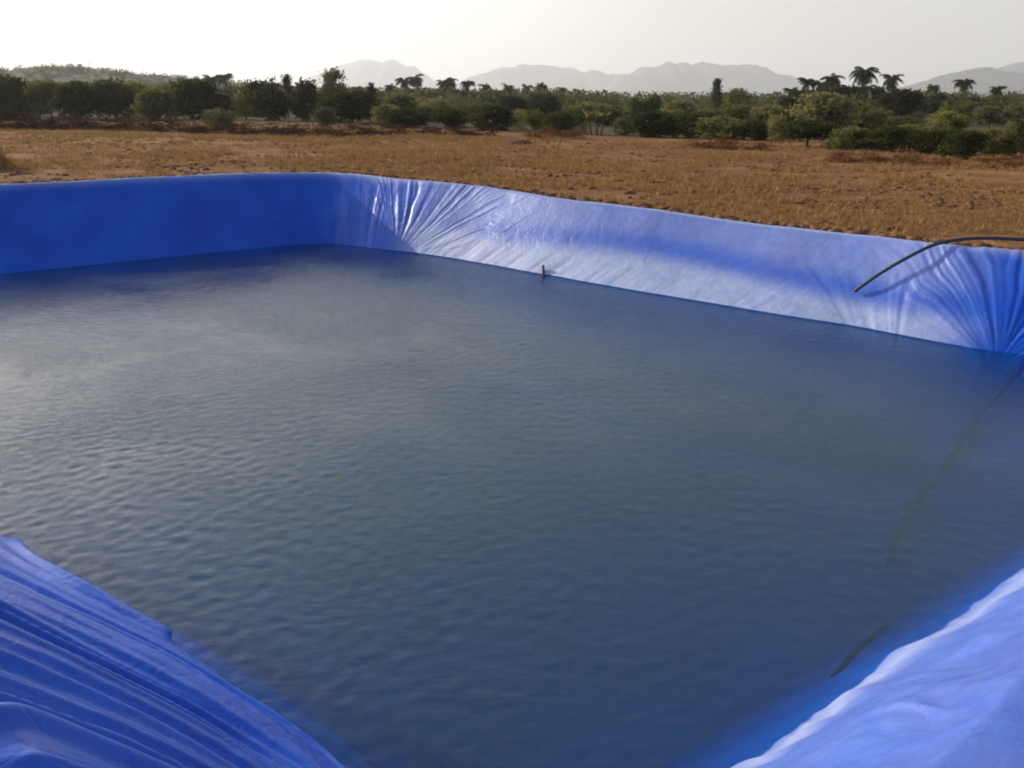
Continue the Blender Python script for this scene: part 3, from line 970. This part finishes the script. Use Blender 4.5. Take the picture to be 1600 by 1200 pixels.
MID = [
    (641, 78, 148, 64, 'round', L_MID, T, 'tree', 'green rounded tree under the left end of the distant palm line'),
    (690, 84, 152, 74, 'round', L_OLIVE, T, 'tree', 'olive broad tree under the middle of the distant palm line'),
    (742, 80, 157, 54, 'round', L_MID, B, 'bush', 'mid green bush above the gap between two low dark bushes'),
    (798, 92, 152, 64, 'round', L_PALM, T, 'tree', 'dark thicket tree above the earth mound'),
    (848, 96, 146, 66, 'round', L_PALM, T, 'tree', 'dark thicket tree at the right end of the distant palm line'),
    (910, 86, 160, 64, 'round', L_OLIVE, B, 'bush', 'olive bush behind the bright banana plant'),
    (974, 96, 149, 30, 'round', L_MID, T, 'tree', 'small round tree, left of two twin round trees below the mountains'),
    (1000, 96, 147, 26, 'round', L_MID, T, 'tree', 'small round tree, right of two twin round trees below the mountains'),
    (1040, 82, 158, 60, 'round', L_OLIVE, B, 'bush', 'olive bush left below the pear shaped tree'),
    (1090, 112, 127, 26, 'spire', L_PALM, T, 'tree', 'dark pear shaped tree standing above the woods below the widest mountain'),
    (1122, 100, 141, 40, 'round', L_MID, T, 'tree', 'dark round tree right of the pear shaped tree'),
    (1108, 76, 160, 64, 'round', L_MID, B, 'bush', 'green bush between the pear shaped tree and the broad low green bush'),
    (1165, 74, 164, 74, 'round', L_OLIVE, B, 'bush', 'pale olive bush left of the big olive mound'),
    (1205, 98, 152, 54, 'round', L_PALM, T, 'tree', 'dark tree under the leftmost palm of the right clump'),
    (1240, 62, 148, 96, 'round', L_OLIVE, T, 'tree', 'big olive mound shaped tree below the palm clump'),
    (1292, 72, 156, 66, 'round', L_MID, T, 'tree', 'green tree under the trunk of the tallest palm'),
    (1322, 62, 170, 56, 'round', L_OLIVE, B, 'bush', 'olive bush right of and below the tallest palm'),
    (1345, 90, 142, 70, 'round', L_PALM, T, 'tree', 'dark thicket tree at the foot of the lone broad palm'),
    (1375, 95, 146, 40, 'round', L_GREY, T, 'tree', 'greyish tree right of the lone broad palm trunk'),
    (1362, 58, 180, 64, 'round', L_MID, B, 'bush', 'green bush below the greyish tree'),
    (1420, 57, 176, 66, 'round', L_YEL, B, 'bush', 'yellowish bush at the foot of the shaggy palm on the right'),
    (1440, 76, 155, 56, 'round', L_MID, T, 'tree', 'green tree under the shaggy palm on the right'),
    (1482, 60, 164, 50, 'flat', L_GREY, T, 'tree', 'pale tree with thin visible trunk below the rightmost palm'),
    (1522, 64, 160, 56, 'round', L_MID, T, 'tree', 'green tree right of the pale thin trunk tree'),
    (1562, 88, 150, 70, 'round', L_DARK, T, 'tree', 'dark green tree under the far right mountain'),
    (1574, 58, 172, 66, 'round', L_OLIVE, B, 'bush', 'pale olive bush above the last dark bushes at the right edge'),
    (30, 95, 134, 80, 'round', L_DARK, T, 'tree', 'dark tree filling the gap behind the yellow green tree at left'),
    (118, 95, 136, 70, 'round', L_MID, T, 'tree', 'mid green tree behind the small olive bush at left'),
    (262, 95, 146, 80, 'round', L_DARK, T, 'tree', 'dark tree behind the pale squeezed green tree'),
    (318, 92, 150, 60, 'round', L_DARK, B, 'bush', 'dark bush behind the grey green sapling'),
    (400, 95, 150, 80, 'round', L_DARK, T, 'tree', 'dark tree behind the brownish bush'),
    (432, 90, 152, 50, 'round', L_DARK, B, 'bush', 'dark bush behind the slim olive pointed tree'),
    (528, 92, 148, 60, 'round', L_DARK, T, 'tree', 'dark tree behind the trunk of the tall layered tree'),
    (612, 90, 154, 60, 'round', L_DARK, B, 'bush', 'dark bush between the small pointed tree and the low dark bushes'),
    (680, 78, 168, 60, 'round', L_MID, B, 'bush', 'mid green bush filling the gap between the first two low dark bushes'),
    (808, 78, 170, 70, 'round', L_OLIVE, B, 'bush', 'olive bush behind the sparse pale shrub above the earth mound'),
    (888, 76, 168, 60, 'round', L_MID, B, 'bush', 'mid green bush behind the pale grey shrub beside the banana plant'),
    (940, 76, 168, 60, 'round', L_DARK, B, 'bush', 'dark bush behind the right side of the banana plant'),
    (1078, 70, 172, 60, 'round', L_MID, B, 'bush', 'mid green bush behind the left end of the broad low green bush'),
    (1196, 66, 172, 60, 'round', L_DARK, B, 'bush', 'dark bush behind the pale olive upright bush'),
    (606, 150, 146, 60, 'round', L_PALM, T, 'tree', 'dark thicket tree at the left foot of the distant palm line'),
    (655, 160, 138, 80, 'round', L_PALM, T, 'tree', 'dark thicket tree below the tallest palm of the distant line'),
    (712, 160, 138, 80, 'round', L_PALM, T, 'tree', 'dark thicket tree around the gap in the distant palm line'),
    (775, 165, 143, 80, 'round', L_PALM, T, 'tree', 'dark thicket tree below the ball headed palm'),
    (828, 160, 140, 90, 'round', L_PALM, T, 'tree', 'dark thicket tree below the peak of the middle mountain'),
    (1225, 120, 138, 74, 'round', L_PALM, T, 'tree', 'dark thicket tree under the second and third palms of the right clump'),
    (1262, 120, 136, 64, 'round', L_PALM, T, 'tree', 'dark thicket tree under the bushy palm beside the tallest palm'),
    (1302, 120, 138, 60, 'round', L_PALM, T, 'tree', 'dark thicket tree round the trunk of the tallest palm'),
    (1408, 120, 146, 60, 'round', L_PALM, T, 'tree', 'dark thicket tree under the small upright palm'),
    (1452, 118, 146, 56, 'round', L_GREY, T, 'tree', 'grey green tree round the trunk of the shaggy palm'),
    (1494, 115, 148, 60, 'round', L_MID, T, 'tree', 'green tree round the trunk of the rightmost palm'),
    (330, 110, 132, 90, 'round', L_GREY, T, 'tree', 'grey green tree behind the large dark round tree at the foot of the hill'),
    (405, 115, 134, 90, 'round', L_GREY, T, 'tree', 'grey green tree around the foot of the two pointed palms'),
    (210, 110, 134, 70, 'round', L_GREY, T, 'tree', 'grey green tree between two dark round trees below the hill crest'),
]
for a_ in MID: midp(*a_)

# dry brush along the far edge of the field
BRUSH = 'dry brown brush along the far edge of the field'
DRY = [(26, 200, 172, 70), (78, 203, 174, 74), (128, 203, 177, 66), (176, 203, 178, 70), (226, 203, 182, 64), (272, 205, 182, 60), (322, 206, 186, 58),
       (362, 208, 190, 46), (428, 209, 190, 58), (474, 211, 190, 56), (520, 213, 192, 60), (566, 214, 192, 56), (616, 212, 192, 64), (664, 210, 195, 52),
       (706, 212, 196, 60), (752, 213, 198, 52), (842, 217, 199, 46), (884, 217, 202, 46), (1090, 232, 214, 60), (1138, 235, 216, 56), (1290, 254, 236, 60),
       (1346, 256, 236, 56), (1400, 259, 240, 60), (1512, 262, 244, 56), (1560, 262, 242, 60)]
DRYL = ['dark brown brush at the left end of the field edge', 'dark brown brush below the dark tall tree at left', 'dark brown brush below the flat topped tree at left',
        'dark brown brush below the dark rounded tree at left', 'brown brush below the broad tree on the hill shoulder', 'brown brush below the pale squeezed tree at left',
        'brown brush left of the large dark round tree foot', 'brown brush left of the pale grey forward bush', 'brown brush right of the pale grey forward bush',
        'brown brush below the paired near black trees', 'brown brush below the tall layered tree', 'brown brush below the wide dark tree in the middle left',
        'brown brush below the olive bush that starts the low dark bushes', 'brown brush below the first low dark bush', 'brown brush below the middle low dark bush',
        'brown brush just left of the earth mound', 'rusty brush just right of the earth mound', 'rusty brush below the block shaped dark bush',
        'rusty brush below the broad low mid green bush', 'rusty brush below the dark bush ending the broad green one', 'rusty brush in the field below the tallest palm',
        'rusty brush in the field below the lone broad palm', 'rusty brush in the field left of the forward dark bush', 'rusty brush in the field right of the forward dark bush',
        'rusty brush in the field at the right edge']
for (px, base, top, w), lb in zip(DRY, DRYL):
    zg = float(z_field(at(px, 50), 50)); Y = y_of(base, zg)
    plant('dry_brush', 'dry brush', px, Y, top, w * 1.35, 'scrub', L_RED if 'rusty' in lb else L_BROWN, lb, BRUSH)


# ---- coconut palms
def palm_meshes(seed):
    r = np.random.default_rng(seed)
    lean = r.normal(size=2) * 0.09
    P = catmull([(0, 0, -0.03), (lean[0] * .3, lean[1] * .3, 0.25), (lean[0] * .8, lean[1] * .8, 0.55), (lean[0] * 1.2, lean[1] * 1.2, 0.74)], 5)
    tv, tf = tube(P, np.linspace(0.022, 0.013, len(P)), 7)
    top = P[-1]
    V, A = [], []
    nf = 30
    for i in range(nf):
        az = i / nf * 6.283 + r.uniform(-.2, .2); el = r.uniform(-0.7, 1.2); L = r.uniform(0.22, 0.37)
        pts = []
        p = top.copy(); e = el
        for k in range(13):
            pts.append(p.copy())
            p = p + L / 12 * np.array([math.cos(az) * math.cos(e), math.sin(az) * math.cos(e), math.sin(e)])
            e -= 0.13 + 0.03 * r.uniform()
        pts = np.array(pts); side = np.array([-math.sin(az), math.cos(az), 0])
        tn = r.uniform(0, 1)
        for k in range(12):
            a, b = pts[k], pts[k + 1]
            V += [a + side * .006, b + side * .006, b - side * .006, a - side * .006]; A += [tn] * 4
            ll = 0.085 * math.sin(math.pi * (0.12 + 0.85 * k / 12)) + 0.012
            for s in (-1, 1):
                for j in (0, .5):
                    q = a + (b - a) * j
                    tip = q + s * side * ll * 0.75 + (b - a) * 0.9 + np.array([0, 0, -ll * r.uniform(.3, .75)])
                    wv = (b - a) * 0.32
                    V += [q - wv, q + wv, tip + wv * .3, tip - wv * .3]; A += [min(1, max(0, tn + r.uniform(-.2, .2)))] * 4
    V = np.array(V); Fq = np.arange(len(V)).reshape(-1, 4)
    return mesh_np('trunk', tv, tf, M_BARK), mesh_np('fronds', V, Fq, L_PALM, False, {'leaf': A}), float(V[:, 2].max())


PALMS = [palm_meshes(s) for s in (11, 22, 33, 44, 55, 66, 77)]
PALM = [
    (375, 190, 116, 'left one of two pointed palms above the large dark round tree'),
    (399, 190, 114, 'right one of two pointed palms above the brownish bush'),
    (583, 200, 134, 'small palm close behind the wide dark tree in the middle left'),
    (626, 205, 130, 'small palm at the left end of the distant palm line'),
    (650, 205, 120, 'second palm from the left end of the distant palm line'),
    (674, 205, 115, 'tallest palm of the distant line, under the faint round mountain'),
    (691, 215, 124, 'low palm just right of the tallest palm in the distant line'),
    (706, 205, 120, 'thin palm left of the gap in the distant line'),
    (731, 210, 125, 'palm right of the gap in the distant line'),
    (763, 215, 130, 'palm with a ball shaped head under the left foot of the middle mountain'),
    (796, 215, 130, 'palm under the left slope of the middle mountain'),
    (818, 220, 131, 'short palm under the peak of the middle mountain, left of its twin'),
    (839, 210, 128, 'darkest palm under the peak of the middle mountain'),
    (869, 220, 136, 'last palm at the right end of the distant line'),
    (1198, 150, 136, 'leftmost low palm of the right hand clump'),
    (1215, 150, 121, 'second palm from the left in the right hand clump'),
    (1233, 155, 125, 'third palm from the left in the right hand clump'),
    (1254, 148, 113, 'bushy palm just left of the tallest palm'),
    (1293, 140, 103, 'tallest palm, standing up into the sky right of the widest mountain'),
    (1309, 150, 132, 'low palm against the right side of the tallest palm'),
    (1357, 145, 115, 'lone broad headed palm between the tallest palm and the far right mountain'),
    (1398, 150, 131, 'small upright palm left of the shaggy palm'),
    (1447, 140, 122, 'shaggy palm before the nearer right mountain'),
    (1487, 150, 133, 'rightmost palm, dark and rounded before the nearer right mountain'),
]
for i, (px, Y, top, lb) in enumerate(PALM):
    tm, cm, hm = PALMS[(i * 3) % 7]
    x = at(px, Y); zg = float(ground_z(x, Y)[0])
    s = (z_at(top, Y) - zg) / hm
    root = bpy.data.objects.new('palm_tree', None); root.location = (x, Y, zg); C.objects.link(root)
    tag(root, lb, 'palm tree', 'coconut palms rising over the scrub')
    for nm, me in (('trunk', tm), ('crown', cm)):
        o = link(nm, me, root); o.scale = (s, s, s); o.rotation_euler = (0, 0, i * 2.4)


# ---- banana plant
def banana(px, base, top, label):
    r = np.random.default_rng(5)
    zg0 = float(z_field(at(px, 45), 45)); Y = y_of(base, zg0); x = at(px, Y); zg = float(ground_z(x, Y)[0]) - .02
    H = z_at(top, Y) - zg
    root = bpy.data.objects.new('banana_plant', None); root.location = (x, Y, zg); C.objects.link(root)
    tag(root, label, 'plant')
    tv = join([tube(catmull([(dx, dy, -.05), (dx * 1.2, dy, H * .2), (dx * 1.6, dy, H * .42)], 4), np.linspace(.09, .05, 9), 7) for dx, dy in ((-.3, 0), (.25, .1), (0, -.2))])
    link('stem', mesh_np('stem', tv[0], tv[1], M_BARK), root)
    V, A, Fq = [], [], []
    for dx, dy in ((-.48, 0), (.4, .1), (0, -.2)):
        for k in range(9):
            az = r.uniform(0, 6.28); e = r.uniform(.6, 1.35); L = H * r.uniform(.45, .68)
            p = np.array([dx, dy, H * .38]); side = np.array([-math.sin(az), math.cos(az), 0]); tn = r.uniform(0, 1)
            b0 = len(V)
            for q in range(9):
                w = 0.13 * math.sin(math.pi * min(1, .08 + q / 8.6)) + .008
                V += [p + side * w + np.array([0, 0, -w * .35]), p, p - side * w + np.array([0, 0, -w * .35])]; A += [tn] * 3
                p = p + L / 8 * np.array([math.cos(az) * math.cos(e), math.sin(az) * math.cos(e), math.sin(e)]); e -= .16
            for q in range(8):
                i0 = b0 + q * 3
                Fq += [(i0, i0 + 1, i0 + 4, i0 + 3), (i0 + 1, i0 + 2, i0 + 5, i0 + 4)]
    V = np.array(V); V[:, 2] *= H / V[:, 2].max()
    link('leaves', mesh_np('leaves', V, np.array(Fq), L_YEL, True, {'leaf': A}), root)


banana(921, 211, 167, 'bright yellow green banana plant with arching leaves in the bush row')


# ---- far woodland: one mass behind everything
def woodland():
    r = np.random.default_rng(77)
    P, Sz, A = [], [], []
    for k in range(1700):
        Y = r.uniform(100, 420); px = r.uniform(-150, 1750)
        x = at(px, Y); zg = -0.4
        lim = np.interp(px, [0, 300, 620, 880, 950, 1180, 1300, 1600], [124, 133, 138, 140, 145, 145, 143, 146])
        hmax = z_at(lim + r.uniform(-3, 9), Y) - zg
        h = min(max(hmax, 1.5), 9)
        w = h * r.uniform(.7, 1.3)
        n = 60
        c = np.clip(r.normal(size=(n, 3)), -1.7, 1.7) * np.array([w * .24, w * .24, h * .22]) + np.array([x, Y, zg + h * .58])
        P.append(c); Sz.append(np.full(n, h * .085)); A.append(np.clip(np.full(n, r.uniform()) * .6 + r.uniform(0, .4, n), 0, 1))
    hill = bpy.data.objects['hill'].data
    hv = np.array([v.co[:] for v in hill.vertices])
    hv = hv[(hv[:, 1] < 440) & (hv[:, 2] > 0)]
    for k in range(2600):
        b = hv[r.integers(len(hv))] + np.array([r.uniform(-3, 3), r.uniform(-4, 4), 0])
        s = r.uniform(0.9, 1.9); n = 24
        c = r.normal(size=(n, 3)) * s * .42 + b + np.array([0, 0, s * .1])
        P.append(c); Sz.append(np.full(n, s * .22)); A.append(np.clip(np.full(n, r.uniform()) * .6 + r.uniform(0, .4, n), 0, 1))
    V, Fq, AA = leaf_quads(np.vstack(P), np.concatenate(Sz), r, 0.4, 0.6, np.concatenate(A))
    o = link('woodland', mesh_np('woodland', V, Fq, L_WOOD, False, {'leaf': AA}))
    tag(o, 'far green woods and scrub reaching to the mountains and over the left hill', 'woodland', kind='stuff')


woodland()


# ------------------------------------------------------------------ dry grass on the field
def near_pond(X, Y, gap):
    A_ = CR[::10, :2]
    B_ = np.roll(A_, -1, 0)
    ins = np.zeros(len(X), bool); best = np.full(len(X), 1e9)
    for i in range(len(A_)):
        ax, ay = A_[i]; bx, by = B_[i]
        c = ((ay > Y) != (by > Y))
        with np.errstate(divide='ignore', invalid='ignore'):
            xi = (bx - ax) * (Y - ay) / (by - ay) + ax
        ins ^= c & (X < xi)
        best = np.minimum(best, np.hypot(X - ax, Y - ay))
    return ins | (best < gap)


def dry_grass():
    r = np.random.default_rng(3)
    n = 80000
    Y = 6 + 66 * r.uniform(0, 1, n) ** 1.25
    px = r.uniform(-60, 1680, n)
    X = (px - 800) / F * (Y * 0.95 + 1.0) * 1.05
    gz = ground_z(X, Y)
    keep = ~near_pond(X, Y, 0.5)
    keep &= noise2(X * .45, Y * .45, 8) + 0.55 * noise2(X * 1.9, Y * 1.9, 9) > 0.60
    keep &= Y < np.interp(px, [0, 300, 800, 1200, 1600], [66, 62, 50, 42, 33])
    X, Y, gz = X[keep], Y[keep], gz[keep]
    m = len(X); nb = 7
    s = 0.038 * r.uniform(.5, 1.6, m) * (0.8 + 0.8 * noise2(X * .2, Y * .2, 4)) * (1 + Y / 80)
    Xb = np.repeat(X, nb) + r.normal(size=m * nb) * np.repeat(s, nb) * .55
    Yb = np.repeat(Y, nb) + r.normal(size=m * nb) * np.repeat(s, nb) * .55
    Zb = np.repeat(gz, nb) - 0.02
    sb = np.repeat(s, nb) * r.uniform(.6, 1.3, m * nb)
    az = r.uniform(0, 6.28, m * nb); ln = r.uniform(.2, 1.1, m * nb)
    wd = sb * 0.16
    sx, sy = -np.sin(az) * wd, np.cos(az) * wd
    base = np.column_stack([Xb, Yb, Zb]); side = np.column_stack([sx, sy, 0 * sx])
    tip = base + np.column_stack([np.cos(az) * sb * ln, np.sin(az) * sb * ln, sb * 1.25])
    V = np.stack([base - side, base + side, tip + side * .25, tip - side * .25], 1).reshape(-1, 3)
    A = np.repeat(np.repeat(r.uniform(0, 1, m), nb) * .6 + r.uniform(0, .4, m * nb), 4)
    o = link('dry_grass', mesh_np('dry_grass', V, np.arange(len(V)).reshape(-1, 4), M_STRAW, False, {'leaf': A}))
    tag(o, 'dry straw coloured grass scattered over the brown field', 'grass', kind='stuff')


dry_grass()


def soil_clods():
    import bmesh
    r = np.random.default_rng(9)
    bm = bmesh.new(); bmesh.ops.create_icosphere(bm, subdivisions=1, radius=1)
    bv = np.array([v.co[:] for v in bm.verts]); bf = np.array([[v.index for v in f.verts] for f in bm.faces]); bm.free()
    n = 15000
    Y = 6.5 + 44 * r.uniform(0, 1, n) ** 1.5
    px = r.uniform(-60, 1680, n)
    X = (px - 800) / F * (Y * 0.95 + 1.0) * 1.05
    keep = (noise2(X * .6, Y * .6, 41) + .4 * noise2(X * 2.4, Y * 2.4, 42) > .72) & ~near_pond(X, Y, 0.42)
    X, Y = X[keep], Y[keep]
    kk = r.integers(int(np.argmin(np.abs(SEG - 0.5))), int(np.argmin(np.abs(SEG - 19.5))), 1500)
    dn = CR[kk, :2] - WA[kk]; dn /= np.linalg.norm(dn, axis=1)[:, None]
    E = CR[kk, :2] + dn * (0.40 + 0.55 * r.uniform(0, 1, 1500) ** 2)[:, None]
    far = ~near_pond(E[:, 0], E[:, 1], 0.36)
    X = np.concatenate([X, E[far, 0]]); Y = np.concatenate([Y, E[far, 1]]); m = len(X)
    s = 0.02 + 0.075 * r.uniform(0, 1, m) ** 2.4
    z = ground_z(X, Y)
    k = len(bv)
    V = bv[None] * (1 + r.uniform(-.4, .4, (m, k, 1)))
    a = r.uniform(0, 6.28, m); ca, sa = np.cos(a)[:, None], np.sin(a)[:, None]
    vx = V[..., 0] * 1.5; vy = V[..., 1] * 1.0
    W = np.stack([(vx * ca - vy * sa), (vx * sa + vy * ca), V[..., 2] * .6], -1) * s[:, None, None]
    W += np.stack([X, Y, z + s * .1], -1)[:, None, :]
    Fq = (bf[None] + (np.arange(m) * k)[:, None, None]).reshape(-1, 3)
    o = link('soil_clods', mesh_np('soil_clods', W.reshape(-1, 3), Fq, M_SOIL, False))
    tag(o, 'crumbled clods of brown earth strewn over the field', 'earth clods', kind='stuff')


soil_clods()


# tall bunch of straw at the left edge
def straw_bunch():
    r = np.random.default_rng(12)
    x, y = -14.2, 24.0
    zg = float(ground_z(x, y)[0])
    n = 3200
    H = z_at(178, y) - zg
    bx = r.normal(size=n) * .36; by = r.normal(size=n) * .36
    h = H * r.uniform(.35, 1.0, n) * np.exp(-(bx ** 2 + by ** 2) * 1.5)
    az = r.uniform(0, 6.28, n); ln = r.uniform(.05, .35, n)
    V = []; A = []
    for i in range(n):
        p = np.array([bx[i], by[i], -.03]); d = np.array([math.cos(az[i]), math.sin(az[i]), 0]); s = np.array([-d[1], d[0], 0]) * .010
        m = p + d * h[i] * ln[i] * .3 + np.array([0, 0, h[i] * .6]); t = p + d * h[i] * ln[i] + np.array([0, 0, h[i]])
        V += [p - s, p + s, m + s, m - s, m - s, m + s, t + s * .3, t - s * .3]; A += [r.uniform()] * 8
    me = mesh_np('grass_clump', np.array(V), np.arange(len(V)).reshape(-1, 4), M_STRAW, False, {'leaf': A})
    o = link('grass_clump', me); o.location = (x, y, zg)
    tag(o, 'tall golden bunch of dry grass at the left edge beyond the pond', 'grass clump')


straw_bunch()


# ------------------------------------------------------------------ clods
def clod(name, loc, size, label, cat, seed, mat=M_CLOD):
    import bmesh
    bm = bmesh.new(); bmesh.ops.create_icosphere(bm, subdivisions=4, radius=1)
    P = np.array([v.co[:] for v in bm.verts])
    d = 1 + 0.9 * fbm(P[:, 0] * 1.7 + P[:, 2], P[:, 1] * 1.7 - P[:, 2] * .6, seed, 4) + 0.35 * fbm(P[:, 0] * 5, P[:, 1] * 5 + P[:, 2] * 5, seed + 9, 3)
    for v, k in zip(bm.verts, d):
        v.co = Vector((v.co.x * k * size[0], v.co.y * k * size[1], v.co.z * k * size[2]))
    me = bpy.data.meshes.new(name); bm.to_mesh(me); bm.free(); me.materials.append(mat)
    for p in me.polygons: p.use_smooth = True
    o = link(name, me); o.location = loc
    return tag(o, label, cat)


ym = y_of(231, -0.36); xm = at(808, ym)
clod('earth_mound', (xm, ym, float(ground_z(xm, ym)[0]) + .02), (0.55, 0.4, 0.16), 'small dark mound of red earth lying alone in the dry field', 'earth mound', 4)
clod('soil_heap', (6.95, 11.15, 0.02), (0.42, 0.26, 0.13), 'dark heap of soil on the bank behind the black pipe', 'soil heap', 14)

# ------------------------------------------------------------------ black pipe over the right bank
PIPE = [(7.9, 10.55, 0.06), (7.2, 10.85, 0.05), (6.62, 11.05, 0.07), (6.10, 11.20, 0.08), (5.72, 11.26, 0.06), (5.40, 11.33, -0.02), (5.10, 11.42, -0.21), (4.82, 11.53, -0.44), (4.57, 11.64, -0.69)]
pv_, pf_ = tube(catmull(PIPE, 8), 0.023, 10)
pipe = link('water_pipe', mesh_np('water_pipe', pv_, pf_, M_PIPE))
tag(pipe, 'black plastic pipe curving over the right bank and hanging above the water', 'pipe')

# short stick at the foot of the sunlit wall
sx, sy = 0.52, 14.95
stv, stf = tube(catmull([(0, 0, -0.5), (0.01, 0, -0.1), (0.015, 0.01, 0.08), (0.005, 0.01, 0.165)], 5), np.linspace(.028, .020, 16), 8)
stick = link('wooden_stick', mesh_np('wooden_stick', stv, stf, M_BARK)); stick.location = (sx, sy, WZ)
tag(stick, 'short dark stick standing in the water at the foot of the sunlit wall', 'stick')

# ------------------------------------------------------------------ haze
hm_, hn, hl = new_mat('haze'); hn.clear()
ho = hn.new('ShaderNodeOutputMaterial'); hv_ = hn.new('ShaderNodeVolumePrincipled')
hv_.inputs['Color'].default_value = (0.92, 0.93, 0.95, 1)
hv_.inputs['Density'].default_value = 0.0002
hv_.inputs['Anisotropy'].default_value = 0.35
hl.new(hv_.outputs[0], ho.inputs['Volume'])
X0, X1, Y0, Y1, Z0, Z1 = -10800, 10800, -10800, 10800, -6, 430
hvts = [(X0, Y0, Z0), (X1, Y0, Z0), (X1, Y1, Z0), (X0, Y1, Z0), (X0, Y0, Z1), (X1, Y0, Z1), (X1, Y1, Z1), (X0, Y1, Z1)]
hme = bpy.data.meshes.new('haze')
hme.from_pydata(hvts, [], [(3, 2, 1, 0), (4, 5, 6, 7), (0, 1, 5, 4), (1, 2, 6, 5), (2, 3, 7, 6), (3, 0, 4, 7)])
hme.materials.append(hm_)
tag(link('haze', hme), 'pale dusty haze over the land', 'haze', kind='stuff')
